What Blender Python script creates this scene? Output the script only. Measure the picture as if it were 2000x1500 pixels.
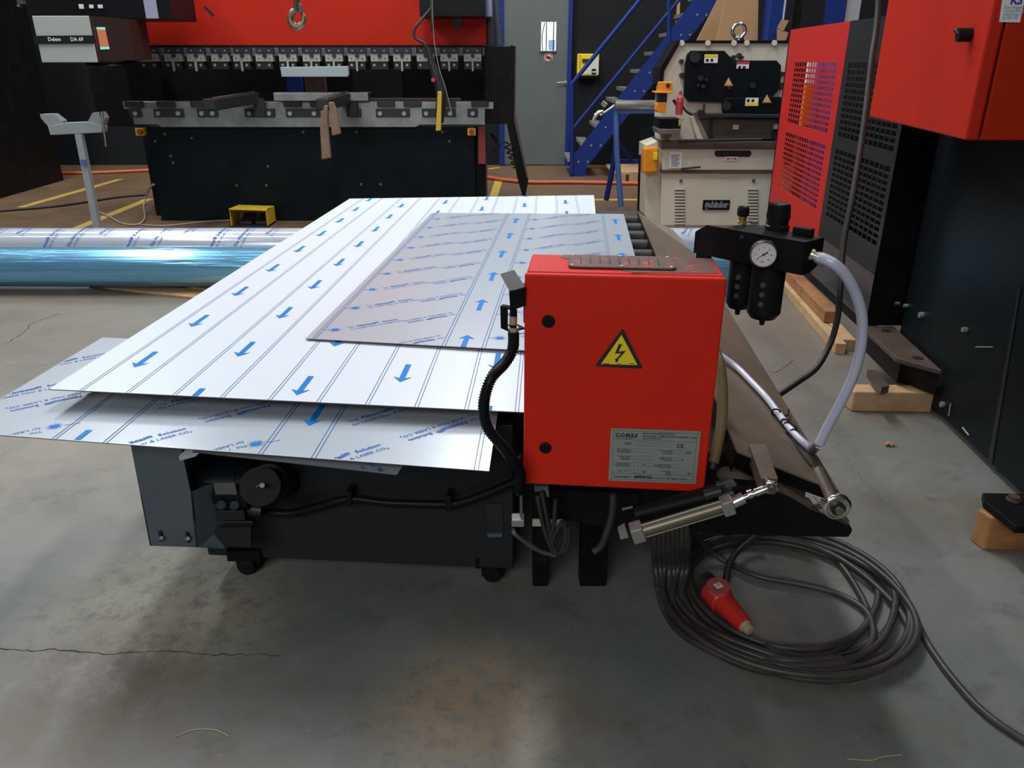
import bpy, bmesh, math, random
from mathutils import Vector, Matrix
random.seed(7)
for o in list(bpy.data.objects): bpy.data.objects.remove(o)
sc = bpy.context.scene
C = sc.collection
PI = math.pi
V = Vector
# ------------------------------------------------------------ camera, exposure, light
FP = 1520.0; PITCH = math.radians(22.53); HC = 1.32
cp, sp = math.cos(PITCH), math.sin(PITCH)
cam = bpy.data.cameras.new('camera'); co = bpy.data.objects.new('camera', cam); C.objects.link(co)
co.location = (0, 0, HC); co.rotation_euler = (PI/2-PITCH, 0, 0)
cam.sensor_width = 36; cam.lens = 36*FP/2000; cam.clip_start = .05; cam.clip_end = 100
sc.camera = co
sc.view_settings.view_transform = 'Standard'; sc.view_settings.look = 'None'
sc.view_settings.exposure = 0.0; sc.view_settings.gamma = 1; sc.view_settings.use_curve_mapping = False
w = bpy.data.worlds.new('world'); sc.world = w; w.use_nodes = True
w.node_tree.nodes['Background'].inputs[0].default_value = (.6, .7, .8, 1)
w.node_tree.nodes['Background'].inputs[1].default_value = .15
def area(loc, sx, sy, power, rot=(0, 0, 0), col=(1, .98, .95)):
    l = bpy.data.lights.new('hall_light', 'AREA'); l.shape = 'RECTANGLE'; l.size = sx; l.size_y = sy
    l.energy = power; l.color = col
    o = bpy.data.objects.new('hall_light', l); C.objects.link(o); o.location = loc; o.rotation_euler = rot
    return o
for X, Y, P in ((-5.2, 9.2, 150), (-0.4, 9.6, 190), (3.6, 9.2, 90),
                (-4.6, 5.2, 200), (-.5, 5.0, 230), (3.6, 5.4, 110),
                (-4.8, 1.4, 60), (3.2, 1.2, 45)):
    area((X, Y, 5.6), .5, 2.8, P*.84, rot=(0, 0, 0), col=(.93, .97, 1))
for Y, P in ((7.2, 95), (3.4, 75)):
    area((-3.2, Y, 6.2), 8.5, .22, P, col=(.93, .97, 1))
area((-2.4, -4.6, 4.4), 5.0, 2.6, 235, rot=(math.radians(58), 0, math.radians(-18)), col=(.90, .96, 1))  # unseen fill behind the camera, added to brighten the front faces

# ------------------------------------------------------------ pixel -> real position
def ray(px, py): return V((px-1000, FP*cp+(750-py)*sp, -FP*sp+(750-py)*cp))
def at(px, py, Y=None, z=None):
    d = ray(px, py); t = Y/d.y if Y is not None else (z-HC)/d.z
    return V((0, 0, HC))+d*t
def hit(px, py, P, n):
    d = ray(px, py); O = V((0, 0, HC)); t = (V(P)-O).dot(n)/d.dot(n); return O+d*t

# ------------------------------------------------------------ materials
MATS = {}
def mat(name, col, rough=.5, metal=0, var=None, vs=6, va=.5, bump=0, bs=60, coat=0, emit=None, trans=0, alpha=1, spec=.5, detail=6, lo=.4, hi=.65):
    if name in MATS: return MATS[name]
    m = bpy.data.materials.new(name); m.use_nodes = True; nt = m.node_tree; b = nt.nodes['Principled BSDF']
    b.inputs['Base Color'].default_value = (*col, 1); b.inputs['Roughness'].default_value = rough
    b.inputs['Metallic'].default_value = metal; b.inputs['Specular IOR Level'].default_value = spec
    if coat: b.inputs['Coat Weight'].default_value = coat; b.inputs['Coat Roughness'].default_value = .12
    if trans: b.inputs['Transmission Weight'].default_value = trans
    if alpha < 1: b.inputs['Alpha'].default_value = alpha
    if emit: b.inputs['Emission Color'].default_value = (*emit[0], 1); b.inputs['Emission Strength'].default_value = emit[1]
    if var or bump:
        tc = nt.nodes.new('ShaderNodeTexCoord')
    if var:
        n = nt.nodes.new('ShaderNodeTexNoise'); n.inputs['Scale'].default_value = vs; n.inputs['Detail'].default_value = detail
        n.inputs['Roughness'].default_value = .65
        r = nt.nodes.new('ShaderNodeMapRange'); r.inputs[1].default_value = lo; r.inputs[2].default_value = hi
        r.inputs[3].default_value = 0; r.inputs[4].default_value = va
        mx = nt.nodes.new('ShaderNodeMix'); mx.data_type = 'RGBA'
        mx.inputs[6].default_value = (*col, 1); mx.inputs[7].default_value = (*var, 1)
        nt.links.new(tc.outputs['Object'], n.inputs['Vector']); nt.links.new(n.outputs['Fac'], r.inputs[0])
        nt.links.new(r.outputs[0], mx.inputs[0]); nt.links.new(mx.outputs[2], b.inputs['Base Color'])
    if bump:
        n2 = nt.nodes.new('ShaderNodeTexNoise'); n2.inputs['Scale'].default_value = bs; n2.inputs['Detail'].default_value = 3
        bp = nt.nodes.new('ShaderNodeBump'); bp.inputs['Strength'].default_value = bump; bp.inputs['Distance'].default_value = .002
        nt.links.new(tc.outputs['Object'], n2.inputs['Vector']); nt.links.new(n2.outputs['Fac'], bp.inputs['Height'])
        nt.links.new(bp.outputs[0], b.inputs['Normal'])
    MATS[name] = m; return m
RED = mat('red_paint', (.66, .020, .006), .5, spec=.2, bump=.25, bs=500, var=(.52, .016, .006), vs=3, va=.5)
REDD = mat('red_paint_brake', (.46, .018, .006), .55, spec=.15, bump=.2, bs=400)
REDG = mat('red_guard', (.50, .022, .018), .55, spec=.2)
DIRT = mat('grease_dirt', (.11, .05, .035), .55, var=(.50, .022, .010), vs=28, va=1, detail=8, lo=.57, hi=.62)
BLK = mat('black_paint', (.005, .005, .005), .45, spec=.12, var=(.012, .010, .009), vs=8, va=.6)
BLKP = mat('black_plastic', (.009, .009, .010), .35, spec=.12)
RUB = mat('rubber', (.018, .016, .015), .55, var=(.05, .042, .035), vs=14, va=.5)
CABLE = mat('dusty_cable', (.035, .030, .027), .45, var=(.085, .070, .060), vs=9, va=.6)
NAVY = mat('dark_navy_paint', (.0035, .007, .009), .4, spec=.12, var=(.010, .012, .013), vs=3, va=.6)
GRYD = mat('dark_grey_steel', (.021, .023, .025), .38, spec=.12, var=(.024, .024, .024), vs=4, va=.5)
GRYM = mat('blue_grey_steel', (.085, .105, .12), .38, var=(.05, .06, .07), vs=5, va=.5)
ANTH = mat('anthracite_panel', (.012, .0135, .0155), .7, spec=.15)
STEEL = mat('bare_steel', (.36, .35, .33), .35, metal=.85, var=(.22, .21, .19), vs=8, va=.7)
SHINY = mat('bright_steel', (.72, .70, .67), .22, metal=1)
ALU = mat('aluminium', (.34, .335, .31), .42, metal=.55)
TUBEAL = mat('cylinder_bronze', (.20, .165, .11), .38, metal=.6)
CLP = mat('clamp_plate', (.40, .38, .33), .45, metal=.25, var=(.26, .25, .22), vs=12, va=.7)
DKST = mat('tool_steel', (.045, .045, .048), .4, spec=.12, metal=.5)
RUST = mat('rusty_brown_steel', (.125, .100, .076), .45, metal=.05, var=(.20, .135, .085), vs=4, va=.8, bump=.15, bs=90)
RUSTD = mat('oily_brown_steel', (.065, .045, .035), .45, var=(.11, .075, .055), vs=5, va=.7)
FILMW = mat('white_film', (.73, .78, .84), .30, coat=.15, spec=.5)
FILMG = mat('grey_film', (.50, .545, .60), .30, coat=.35, metal=.25)
BLUEP = mat('blue_print', (.006, .19, .58), .45, spec=.15)
LINEP = mat('line_print', (.05, .16, .36), .45, spec=.15)
TXTP = mat('text_print', (.04, .14, .42), .45, spec=.15)
EDGE = mat('cut_edge', (.12, .09, .08), .4, metal=.6)
WOOD = mat('pine_wood', (.52, .33, .17), .65, var=(.36, .20, .09), vs=7, va=.8)
WOODO = mat('oiled_wood', (.38, .17, .055), .55, var=(.16, .07, .03), vs=8, va=.8)
WOODB = mat('club_wood', (.26, .16, .10), .6, var=(.16, .09, .05), vs=10, va=.7)
WHITE = mat('white_label', (.75, .75, .74), .5)
BEIGE = mat('cream_paint', (.62, .58, .46), .5, var=(.54, .50, .40), vs=3, va=.4)
PLATE = mat('nameplate_grey', (.27, .29, .26), .42, metal=.2)
INK = mat('black_ink', (.012, .012, .012), .5)
YEL = mat('yellow_paint', (.62, .42, .02), .45)
YELS = mat('warning_yellow', (.85, .62, .01), .4)
ORG = mat('orange_paint', (.72, .25, .01), .45)
BLUE = mat('blue_paint', (.010, .028, .17), .5, spec=.25)
BLUEL = mat('light_blue_paint', (.06, .13, .38), .4)
DOORM = mat('door_grey', (.125, .145, .138), .55, spec=.25, var=(.105, .12, .115), vs=2, va=.5)
CARD = mat('cardboard', (.42, .24, .12), .8)
BRASS = mat('brass', (.50, .30, .10), .35, metal=.8)
TUBEW = mat('wrapped_white_tube', (.58, .60, .66), .18, coat=.5, metal=.3)
def blue_film():
    m = mat('blue_film', (.20, .52, .78), .16, metal=.6, coat=.6); nt = m.node_tree; b = nt.nodes['Principled BSDF']
    tc = nt.nodes.new('ShaderNodeTexCoord'); mp = nt.nodes.new('ShaderNodeMapping'); mp.inputs['Scale'].default_value = (.45, 22, 22)
    n = nt.nodes.new('ShaderNodeTexNoise'); n.inputs['Scale'].default_value = 1.5; n.inputs['Detail'].default_value = 3
    bp = nt.nodes.new('ShaderNodeBump'); bp.inputs['Strength'].default_value = .7; bp.inputs['Distance'].default_value = .012
    nt.links.new(tc.outputs['Object'], mp.inputs[0]); nt.links.new(mp.outputs[0], n.inputs['Vector'])
    nt.links.new(n.outputs['Fac'], bp.inputs['Height']); nt.links.new(bp.outputs[0], b.inputs['Normal']); nt.links.new(bp.outputs[0], b.inputs['Coat Normal'])
    return m
BLUEF = blue_film()
HOSEC = mat('clear_hose', (.50, .49, .60), .25, coat=.6)
HOSEY = mat('yellowed_hose', (.23, .16, .08), .35)
PLUGR = mat('plug_red', (.62, .03, .02), .3)
PLUGD = mat('plug_dusty_red', (.45, .09, .08), .5)
GLASSL = mat('door_glass', (.85, .88, .9), .2, emit=((.9, .95, 1), .9))
SCREEN = mat('lit_screen', (.2, .05, .03), .3, emit=((.85, .28, .14), .45))
SCREENG = mat('lit_green', (.1, .5, .4), .3, emit=((.35, .85, .68), .5))
YLINE = mat('yellow_floor_paint', (.50, .34, .05), .55, var=(.30, .22, .07), vs=6, va=.8)
CRACK = mat('crack_dark', (.045, .042, .04), .9)
ORHOSE = mat('orange_hose', (.50, .09, .03), .5)
PURP = mat('purple_film_tint', (.13, .05, .22), .5)
LEAF = mat('dry_leaf', (.42, .22, .11), .7)

def floor_mat():
    m = bpy.data.materials.new('shop_floor'); m.use_nodes = True; nt = m.node_tree; N = nt.nodes; L = nt.links; b = N['Principled BSDF']
    tc = N.new('ShaderNodeNewGeometry')
    def noise(scale, det=8, rough=.65, dist=0):
        n = N.new('ShaderNodeTexNoise'); n.inputs['Scale'].default_value = scale; n.inputs['Detail'].default_value = det
        n.inputs['Roughness'].default_value = rough; n.inputs['Distortion'].default_value = dist; L.new(tc.outputs['Position'], n.inputs['Vector']); return n.outputs['Fac']
    def rng(x, a, c, lo=0, hi=1):
        r = N.new('ShaderNodeMapRange'); r.inputs[1].default_value = a; r.inputs[2].default_value = c
        r.inputs[3].default_value = lo; r.inputs[4].default_value = hi; L.new(x, r.inputs[0]); return r.outputs[0]
    def mix(f, a, c):
        x = N.new('ShaderNodeMix'); x.data_type = 'RGBA'; L.new(f, x.inputs[0])
        for i, v in ((6, a), (7, c)):
            if isinstance(v, tuple): x.inputs[i].default_value = (*v, 1)
            else: L.new(v, x.inputs[i])
        return x.outputs[2]
    def mul(a, c):
        x = N.new('ShaderNodeMath'); x.operation = 'MULTIPLY'; L.new(a, x.inputs[0]); L.new(c, x.inputs[1]); return x.outputs[0]
    base = mix(rng(noise(1.3, 5), .38, .62), (.145, .158, .150), (.215, .212, .192))
    base = mix(rng(noise(2.2, 9, .7), .48, .60, 0, .65), base, (.165, .130, .100))
    base = mix(rng(noise(7, 9, .75, .5), .54, .66, 0, .55), base, (.085, .075, .068))
    base = mix(rng(noise(40, 5, .7), .62, .74, 0, .45), base, (.10, .095, .09))
    base = mix(rng(noise(23, 6, .7, 1), .66, .70, 0, .5), base, (.34, .32, .27))
    sx = N.new('ShaderNodeSeparateXYZ'); L.new(tc.outputs['Position'], sx.inputs[0])
    far = rng(sx.outputs['Y'], 4.4, 6.2)
    brown = mix(rng(noise(1.1, 6), .35, .65), (.145, .085, .042), (.115, .068, .036))
    base = mix(rng(sx.outputs['Y'], 1.9, 4.0, 0, .85), base, (.160, .132, .100))
    base = mix(far, base, brown)
    # worn, chipped paint patches beside the machine
    def patch(cx, cy, r0, r1, colr, amt, sc_):
        vm = N.new('ShaderNodeVectorMath'); vm.operation = 'DISTANCE'; L.new(tc.outputs['Position'], vm.inputs[0]); vm.inputs[1].default_value = (cx, cy, 0)
        d = rng(vm.outputs['Value'], r0, r1, 1, 0)
        return mul(d, rng(noise(sc_, 10, .8, .15), .38, .52, 0, amt)), colr
    for a in ((-.93, 1.66, .14, .40, (.38, .34, .26), 1.0, 20), (-.09, 1.33, .10, .26, (.32, .25, .17), 1.0, 22),
              (-.97, 1.32, .12, .34, (.17, .125, .095),   .9, 9), (-1.9, 2.6, .3, 1.1, (.26, .225, .185), .8, 2.5)):
        f, c_ = patch(*a); base = mix(f, base, c_)
    L.new(base, b.inputs['Base Color'])
    L.new(rng(noise(3, 6), .3, .7, .34, .6), b.inputs['Roughness'])
    bp = N.new('ShaderNodeBump'); bp.inputs['Strength'].default_value = .35; bp.inputs['Distance'].default_value = .003
    L.new(noise(18, 9, .75), bp.inputs['Height']); L.new(bp.outputs[0], b.inputs['Normal'])
    return m
FLOOR = floor_mat()

# ------------------------------------------------------------ mesh builder
class MB:
    def __init__(s, M=None): s.v = []; s.f = []; s.m = []; s.s = []; s.M = M
    def add(s, vs, fs, m=0, smooth=False):
        k = len(s.v); s.v += [tuple(s.M @ V(p)) if s.M else tuple(p) for p in vs]
        for f in fs: s.f.append([i+k for i in f]); s.m.append(m); s.s.append(smooth)
        return s
    def box(s, lo, hi, m=0):
        x0, y0, z0 = lo; x1, y1, z1 = hi
        return s.add([(x0,y0,z0),(x1,y0,z0),(x1,y1,z0),(x0,y1,z0),(x0,y0,z1),(x1,y0,z1),(x1,y1,z1),(x0,y1,z1)],
              [(0,3,2,1),(4,5,6,7),(0,1,5,4),(1,2,6,5),(2,3,7,6),(3,0,4,7)], m)
    def prism(s, pts, d, m=0):
        n = len(pts); d = V(d); a = [V(p) for p in pts]; b = [p+d for p in a]
        nrm = V((0,0,0))
        for i in range(n): nrm += a[i].cross(a[(i+1) % n])
        flip = nrm.dot(d) > 0
        fs = [list(range(n))[::-1] if flip else list(range(n)), [i+n for i in range(n)] if flip else [i+n for i in range(n)][::-1]]
        for i in range(n):
            j = (i+1) % n; q = [i, j, j+n, i+n]; fs.append(q if flip else q[::-1])
        return s.add(a+b, fs, m)
    def cyl(s, p, q, r, m=0, n=20, r2=None, cap=True):
        return s.tube([p, q], [r, r if r2 is None else r2], m, n, cap, smooth=False, shade=True)
    def tube(s, pts, r, m=0, n=10, cap=True, smooth=True, sub=6, shade=True, closed=False):
        pts = [V(p) for p in pts]
        rr = r if isinstance(r, (list, tuple)) else [r]*len(pts)
        if smooth and len(pts) > 2:
            P = []; R = []
            for i in range(len(pts)-1):
                p0 = pts[max(i-1, 0)]; p1 = pts[i]; p2 = pts[i+1]; p3 = pts[min(i+2, len(pts)-1)]
                for k in range(sub):
                    t = k/sub
                    P.append(.5*((2*p1)+(p2-p0)*t+(2*p0-5*p1+4*p2-p3)*t*t+(3*p1-p0-3*p2+p3)*t**3)); R.append(rr[i]*(1-t)+rr[i+1]*t)
            P.append(pts[-1]); R.append(rr[-1]); pts, rr = P, R
        vs = []; fs = []; N = len(pts)
        T0 = (pts[1]-pts[0]).normalized(); u = T0.orthogonal().normalized()
        for i, p in enumerate(pts):
            T = (pts[min(i+1, N-1)]-pts[max(i-1, 0)]).normalized()
            u = (u-T*u.dot(T)).normalized(); w_ = T.cross(u)
            for k in range(n):
                a = 2*PI*k/n; vs.append(p+(u*math.cos(a)+w_*math.sin(a))*rr[i])
        for i in range(N-1):
            for k in range(n):
                fs.append((i*n+k, i*n+(k+1) % n, (i+1)*n+(k+1) % n, (i+1)*n+k))
        s.add(vs, fs, m, shade)
        if cap:
            s.add(vs[:n], [list(range(n))[::-1]], m); s.add(vs[-n:], [list(range(n))], m)
        return s
    def corr(s, pts, r, m=0, pitch=.006, n=12):     # corrugated tube
        P = spline(pts, pitch/2); R = [r*(1.0 if i % 2 else .76) for i in range(len(P))]
        return s.tube(P, R, m, n, smooth=False)
    def torus(s, c, ax, R, r, m=0, a0=0, a1=2*PI, N=24, n=10):
        c = V(c); ax = V(ax).normalized(); u = ax.orthogonal().normalized(); w_ = ax.cross(u)
        return s.tube([c+(u*math.cos(a0+(a1-a0)*i/N)+w_*math.sin(a0+(a1-a0)*i/N))*R for i in range(N+1)], r, m, n, smooth=False)
    def lathe(s, c, ax, prof, m=0, n=24):           # prof: (distance along axis, radius)
        c = V(c); ax = V(ax).normalized(); u = ax.orthogonal().normalized(); w_ = ax.cross(u); vs = []; fs = []
        for d, r in prof:
            for k in range(n): a = 2*PI*k/n; vs.append(c+ax*d+(u*math.cos(a)+w_*math.sin(a))*max(r, 1e-4))
        for i in range(len(prof)-1):
            q = []
            for k in range(n): q.append((i*n+k, i*n+(k+1) % n, (i+1)*n+(k+1) % n, (i+1)*n+k))
            s.add([vs[j] for j in range(i*n, i*n+2*n)], [tuple(j-i*n for j in f) for f in q], m, True)
        s.add(vs[:n], [list(range(n))[::-1]], m); s.add(vs[-n:], [list(range(n))], m)
        return s
    def geo(s, g, fn, m=0):
        return s.add([fn(x, y) for x, y in g[0]], g[1], m)
    def poly(s, pts, m=0): return s.add(pts, [list(range(len(pts)))], m)
def spline(pts, step):
    pts = [V(p) for p in pts]; P = []
    for i in range(len(pts)-1):
        p0 = pts[max(i-1, 0)]; p1 = pts[i]; p2 = pts[i+1]; p3 = pts[min(i+2, len(pts)-1)]
        n = max(2, int((p2-p1).length/step))
        for k in range(n):
            t = k/n; P.append(.5*((2*p1)+(p2-p0)*t+(2*p0-5*p1+4*p2-p3)*t*t+(3*p1-p0-3*p2+p3)*t**3))
    P.append(pts[-1]); return P
TG = {}
def text(s, size, align='LEFT', bold=0):
    k = (s, size, align, bold)
    if k in TG: return TG[k]
    c = bpy.data.curves.new('t', 'FONT'); c.body = s; c.size = size; c.align_x = align; c.resolution_u = 2; c.offset = bold
    o = bpy.data.objects.new('t', c); C.objects.link(o)
    dg = bpy.context.evaluated_depsgraph_get(); me = o.evaluated_get(dg).to_mesh()
    g = ([(v.co.x, v.co.y) for v in me.vertices], [list(p.vertices) for p in me.polygons])
    bpy.data.objects.remove(o); bpy.data.curves.remove(c); TG[k] = g; return g

def part(name, mb, mats, parent=None, bev=0, label=None, kind=None, segs=2):
    me = bpy.data.meshes.new(name)
    xs = [p[0] for p in mb.v]; ys = [p[1] for p in mb.v]; zs = [p[2] for p in mb.v]
    c = V(((min(xs)+max(xs))/2, (min(ys)+max(ys))/2, min(zs)))
    me.from_pydata([(p[0]-c.x, p[1]-c.y, p[2]-c.z) for p in mb.v], [], mb.f)
    if not isinstance(mats, (list, tuple)): mats = [mats]
    for m in mats: me.materials.append(m)
    for i, p in enumerate(me.polygons): p.material_index = mb.m[i]; p.use_smooth = mb.s[i]
    me.update()
    o = bpy.data.objects.new(name, me); C.objects.link(o); o.location = c
    if parent: setp(o, parent)
    if bev:
        md = o.modifiers.new('bevel', 'BEVEL'); md.width = bev; md.segments = segs; md.limit_method = 'ANGLE'; md.angle_limit = math.radians(50)
    if label: o['label'] = label
    if kind: o['kind'] = kind
    return o
def wloc(o):
    l = V(o.location)
    return l if not o.parent else l            # locations below are all kept in world terms
def setp(o, parent):
    o.parent = parent; o.matrix_parent_inverse = Matrix.Translation(-V(parent['_w']) if '_w' in parent else -V(parent.location))
    o['_w'] = tuple(o.location)
def tag(o, label, cat, group=None, kind=None):
    o['label'] = label; o['category'] = cat
    if group: o['group'] = group
    if kind: o['kind'] = kind
    return o
def thing(name, loc, label, cat, group=None):
    o = bpy.data.objects.new(name, None); C.objects.link(o); o.location = loc; o.empty_display_size = .1
    return tag(o, label, cat, group)
def struct(name, mb, mats, **k):
    o = part(name, mb, mats, **k); o['kind'] = 'structure'; return o
def frame(o, yaw):                                # columns u, v, z ; yaw turns v to the right
    c, s = math.cos(yaw), math.sin(yaw)
    return Matrix(((c, s, 0, o[0]), (-s, c, 0, o[1]), (0, 0, 1, o[2]), (0, 0, 0, 1)))
YW = math.radians(4.3)
vd = V((math.sin(YW), math.cos(YW), 0)); ud = V((math.cos(YW), -math.sin(YW), 0))
def pbox(mb, x0, y0, x1, y1, Y, d, m=0):
    ym = (y0+y1)/2
    return mb.box((at(x0, ym, Y=Y).x, Y, at(1000, y1, Y=Y).z), (at(x1, ym, Y=Y).x, Y+d, at(1000, y0, Y=Y).z), m)
def ppoly(mb, pts, Y, d, m=0): return mb.prism([at(x, y, Y=Y) for x, y in pts], (0, d, 0), m)
def pcyl(mb, px, py, r, Y, d, m=0, n=16):
    c = at(px, py, Y=Y); rr = r/ray(px, py).y*Y
    return mb.cyl(c, c+V((0, d, 0)), rr, m, n)

# ============================================================ SETTING
mb = MB(); mb.box((-10, -7, -.1), (7, 11.05, 0))
def line_px(p, q, wd, m, zz=.0006):
    a, b = at(*p, z=0), at(*q, z=0); t = (b-a).normalized(); s_ = V((-t.y, t.x, 0))*wd/2
    mb.poly([(a+s_)[:2]+(zz,), (a-s_)[:2]+(zz,), (b-s_)[:2]+(zz,), (b+s_)[:2]+(zz,)][::-1], m)
for p, q in (((150, 446), (292, 388)), ((40, 405), (235, 350)), ((955, 410), (975, 350)), ((1160, 390), (1265, 390)), ((955, 330), (975, 327))):
    line_px(p, q, .09, 1)
def crack(pts, wd=.004, zz=.0005):
    P = []
    for i in range(len(pts)-1):
        a = at(*pts[i], z=0); b = at(*pts[i+1], z=0); n = 9
        for k in range(n):
            p = a.lerp(b, k/n); j = (b-a).length*.035
            P.append(p+V((random.uniform(-j, j), random.uniform(-j, j), 0)) if 0 < k else p)
    P.append(at(*pts[-1], z=0))
    L_, R_ = [], []
    for i, p in enumerate(P):
        t = (P[min(i+1, len(P)-1)]-P[max(i-1, 0)]).normalized(); s_ = V((-t.y, t.x, 0))*wd*random.uniform(.2, .6)
        L_.append((p.x+s_.x, p.y+s_.y, zz)); R_.append((p.x-s_.x, p.y-s_.y, zz))
    n = len(P); mb.add(L_+R_, [(i, n+i, n+i+1, i+1) for i in range(n-1)], 2)
crack([(0, 1266), (70, 1272), (105, 1267), (200, 1278), (300, 1272), (410, 1278), (545, 1281)], .0035)
crack([(12, 672), (45, 650), (62, 632), (90, 622), (118, 612)], .006)
crack([(1505, 727), (1515, 728), (1533, 717), (1550, 703)], .006)
crack([(1630, 860), (1680, 930), (1760, 1010)], .0014)
struct('floor', mb, [FLOOR, YLINE, CRACK])
struct('wall_back', MB().box((-10, 11.05, 0), (7, 11.2, 7)), ANTH)
struct('wall_left', MB().box((-10.15, -7, 0), (-10, 11.2, 7)), ANTH)
struct('wall_right', MB().box((7, -7, 0), (7.15, 11.2, 7)), ANTH)
struct('wall_front', MB().box((-10, -7.15, 0), (7, -7, 7)), mat('light_cladding', (.35, .36, .36), .7))
struct('ceiling', MB().box((-10, -7, 7), (7, 11.2, 7.1)), mat('ceiling_grey', (.35, .36, .36), .8))
# personnel door
YB = 11.0
d = MB(); pbox(d, 984, -130, 1109, 322, YB, .05)
door = struct('door_1', d, DOORM, bev=.004)
door['_w'] = tuple(door.location)
d = MB(); pbox(d, 974, -140, 984, 322, YB-.03, .08); pbox(d, 1109, -140, 1117, 330, YB-.03, .08); part('door_frame', d, BLUE, door)
d = MB(); pbox(d, 1057, 43, 1086, 99, YB-.004, .004, 0)
for xx in (1066, 1080): pbox(d, xx, 43, xx+2, 99, YB-.008, .004, 1)
d.tube([at(1064, 44, Y=YB-.006), at(1059, 70, Y=YB-.006), at(1060, 98, Y=YB-.006)], .006, 1, 6)
pbox(d, 1071, 78, 1084, 98, YB-.006, .002, 2)
part('door_window', d, [GLASSL, INK, mat('window_blue_shape', (.2, .3, .45), .5, emit=((.25, .4, .6), .5))], door)
d = MB(); pbox(d, 1054, 99, 1087, 102, YB-.02, .02); part('window_sill', d, GRYM, door)
d = MB(); d.cyl(at(1104, 161, Y=YB-.01), at(1104, 161, Y=YB-.06), .011); d.tube([at(1104, 161, Y=YB-.06), at(1096, 161.5, Y=YB-.06), at(1088, 162, Y=YB-.055)], .010, 0, 10)
d.cyl(at(1105, 161, Y=YB), at(1105, 161, Y=YB-.012), .028); part('door_handle', d, ALU, door)
d = MB(); pcyl(d, 1071, 112, 8.5, YB-.003, .003, 0, 28); c = at(1071, 112, Y=YB-.006); d.torus(c, (0, 1, 0), .046, .005, 1, N=28, n=6)
d.tube([c+V((-.035, 0, .035)), c+V((.035, 0, -.035))], .006, 1, 6)
ppoly(d, [(1066, 112), (1069, 109), (1074, 110), (1077, 114), (1073, 116), (1068, 115)], YB-.006, .003, 2)
part('prohibition_sign', d, [WHITE, mat('sign_red', (.6, .02, .02), .5), INK], door)

# yellow box on the wall
t = thing('wall_box', at(1150, 150, Y=10.9), 'yellow and white box mounted on the dark wall right of the door', 'box')
d = MB(); pbox(d, 1128, 105, 1170, 148, 10.9, .14); part('housing', d, YELS, t, bev=.01)
d = MB(); ppoly(d, [(1145, 128), (1162, 110), (1169, 110), (1169, 145), (1138, 145)], 10.893, .005, 0); pbox(d, 1137, 115, 1156, 121, 10.888, .01, 1)
for k in range(4): pbox(d, 1139+4*k, 121, 1141+4*k, 123.5, 10.888, .01, 1)
pcyl(d, 1160, 140, 5.5, 10.889, .004, 2)
g = text('CLASSIC PLUS', .028); c = at(1134, 135, Y=10.895); d.geo(g, lambda x, y: V((c.x-y, 10.895, c.z+x)), 1)
g = text('AUER', .03, 'CENTER', .001); c2 = at(1160, 142, Y=10.886); d.geo(g, lambda x, y: V((c2.x+x, 10.886, c2.z+y)), 3)
part('front_label', d, [mat('pale_label', (.62, .66, .55), .5), INK, NAVY, WHITE], t)
d = MB(); pbox(d, 1130, 148, 1168, 153, 10.92, .11); part('base_tray', d, BLKP, t)

# ============================================================ STAIRS
YS = 9.9
t = thing('staircase', at(1150, 345, Y=YS), 'blue steel staircase with grey treads rising beside the door', 'staircase')
for dy in (0, .75):
    d = MB(); ppoly(d, [(1113, 345), (1140, 348), (1147, 325), (1432, -32), (1380, -32), (1127, 295), (1113, 300)], YS+dy, .012)
    part('stringer', d, BLUE, t)
nst = 0
for (sx_, sy_) in ((1118, 311), (1143, 279), (1171, 244), (1206, 195), (1228, 173), (1257, 137), (1287, 101), (1318, 63), (1350, 24), (1380, -12)):
    a = at(sx_-9, sy_, Y=YS); b = at(sx_+10, sy_, Y=YS)
    d = MB(); d.box((a.x, YS+.012, a.z-.035), (b.x, YS+.75, a.z+.005))
    for k in range(5): d.box((a.x+.008+.022*k, YS+.004, a.z-.03), (a.x+.018+.022*k, YS+.012, a.z+.008), 0)
    part('tread', d, ALU, t)
    for q in (12, 30): part('bolt', pcyl(MB(), sx_+q, sy_+5, 2.0, YS-.008, .01), ALU, t)
for dy in (0,):
    d = MB(); d.tube([at(1116, 165, Y=YS+dy), at(1270, -25, Y=YS+dy)], .025, 0, 10); d.tube([at(1116, 255, Y=YS+dy), at(1330, -5, Y=YS+dy)], .02, 0, 10)
    part('handrail', d, BLUE, t)
    d = MB(); d.tube([at(1117, 165, Y=YS+dy), at(1117, 340, Y=YS+dy)], .025, 0, 10); d.tube([at(1306, -20, Y=YS+dy), at(1306, 95, Y=YS+dy)], .025, 0, 10);
    part('rail_post', d, BLUE, t)

# pallet under the stairs, cardboard, column, panels
t = thing('wooden_pallet', at(1240, 345, z=0), 'wooden pallet lying on the floor behind the blue roller stand', 'pallet')
p0 = at(1205, 358, z=0); p1 = at(1268, 358, z=0)
for k in range(3):
    part('pallet_block', MB().box((p0.x+k*(p1.x-p0.x-.1)/2, p0.y, 0), (p0.x+k*(p1.x-p0.x-.1)/2+.1, p0.y+.8, .1)), WOOD, t)
for k in range(6): part('deck_board', MB().box((p0.x-.05, p0.y+k*.14, .1), (p1.x+.05, p0.y+k*.14+.1, .125)), WOOD, t)
def leansheet(pts, Y, lab, m=CARD):
    d = MB(); ppoly(d, pts, Y, .03); return tag(part('cardboard_sheet', d, m), lab, 'cardboard')
leansheet([(1424, -40), (1482, -40), (1478, 190), (1385, 190), (1398, 90)], 8.9, 'wide brown cardboard sheet leaning upright behind the cream machine')
leansheet([(1412, -20), (1432, -40), (1400, 190), (1330, 190), (1345, 110)], 9.3, 'darker brown cardboard half hidden under the stairs behind the cream machine')
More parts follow.
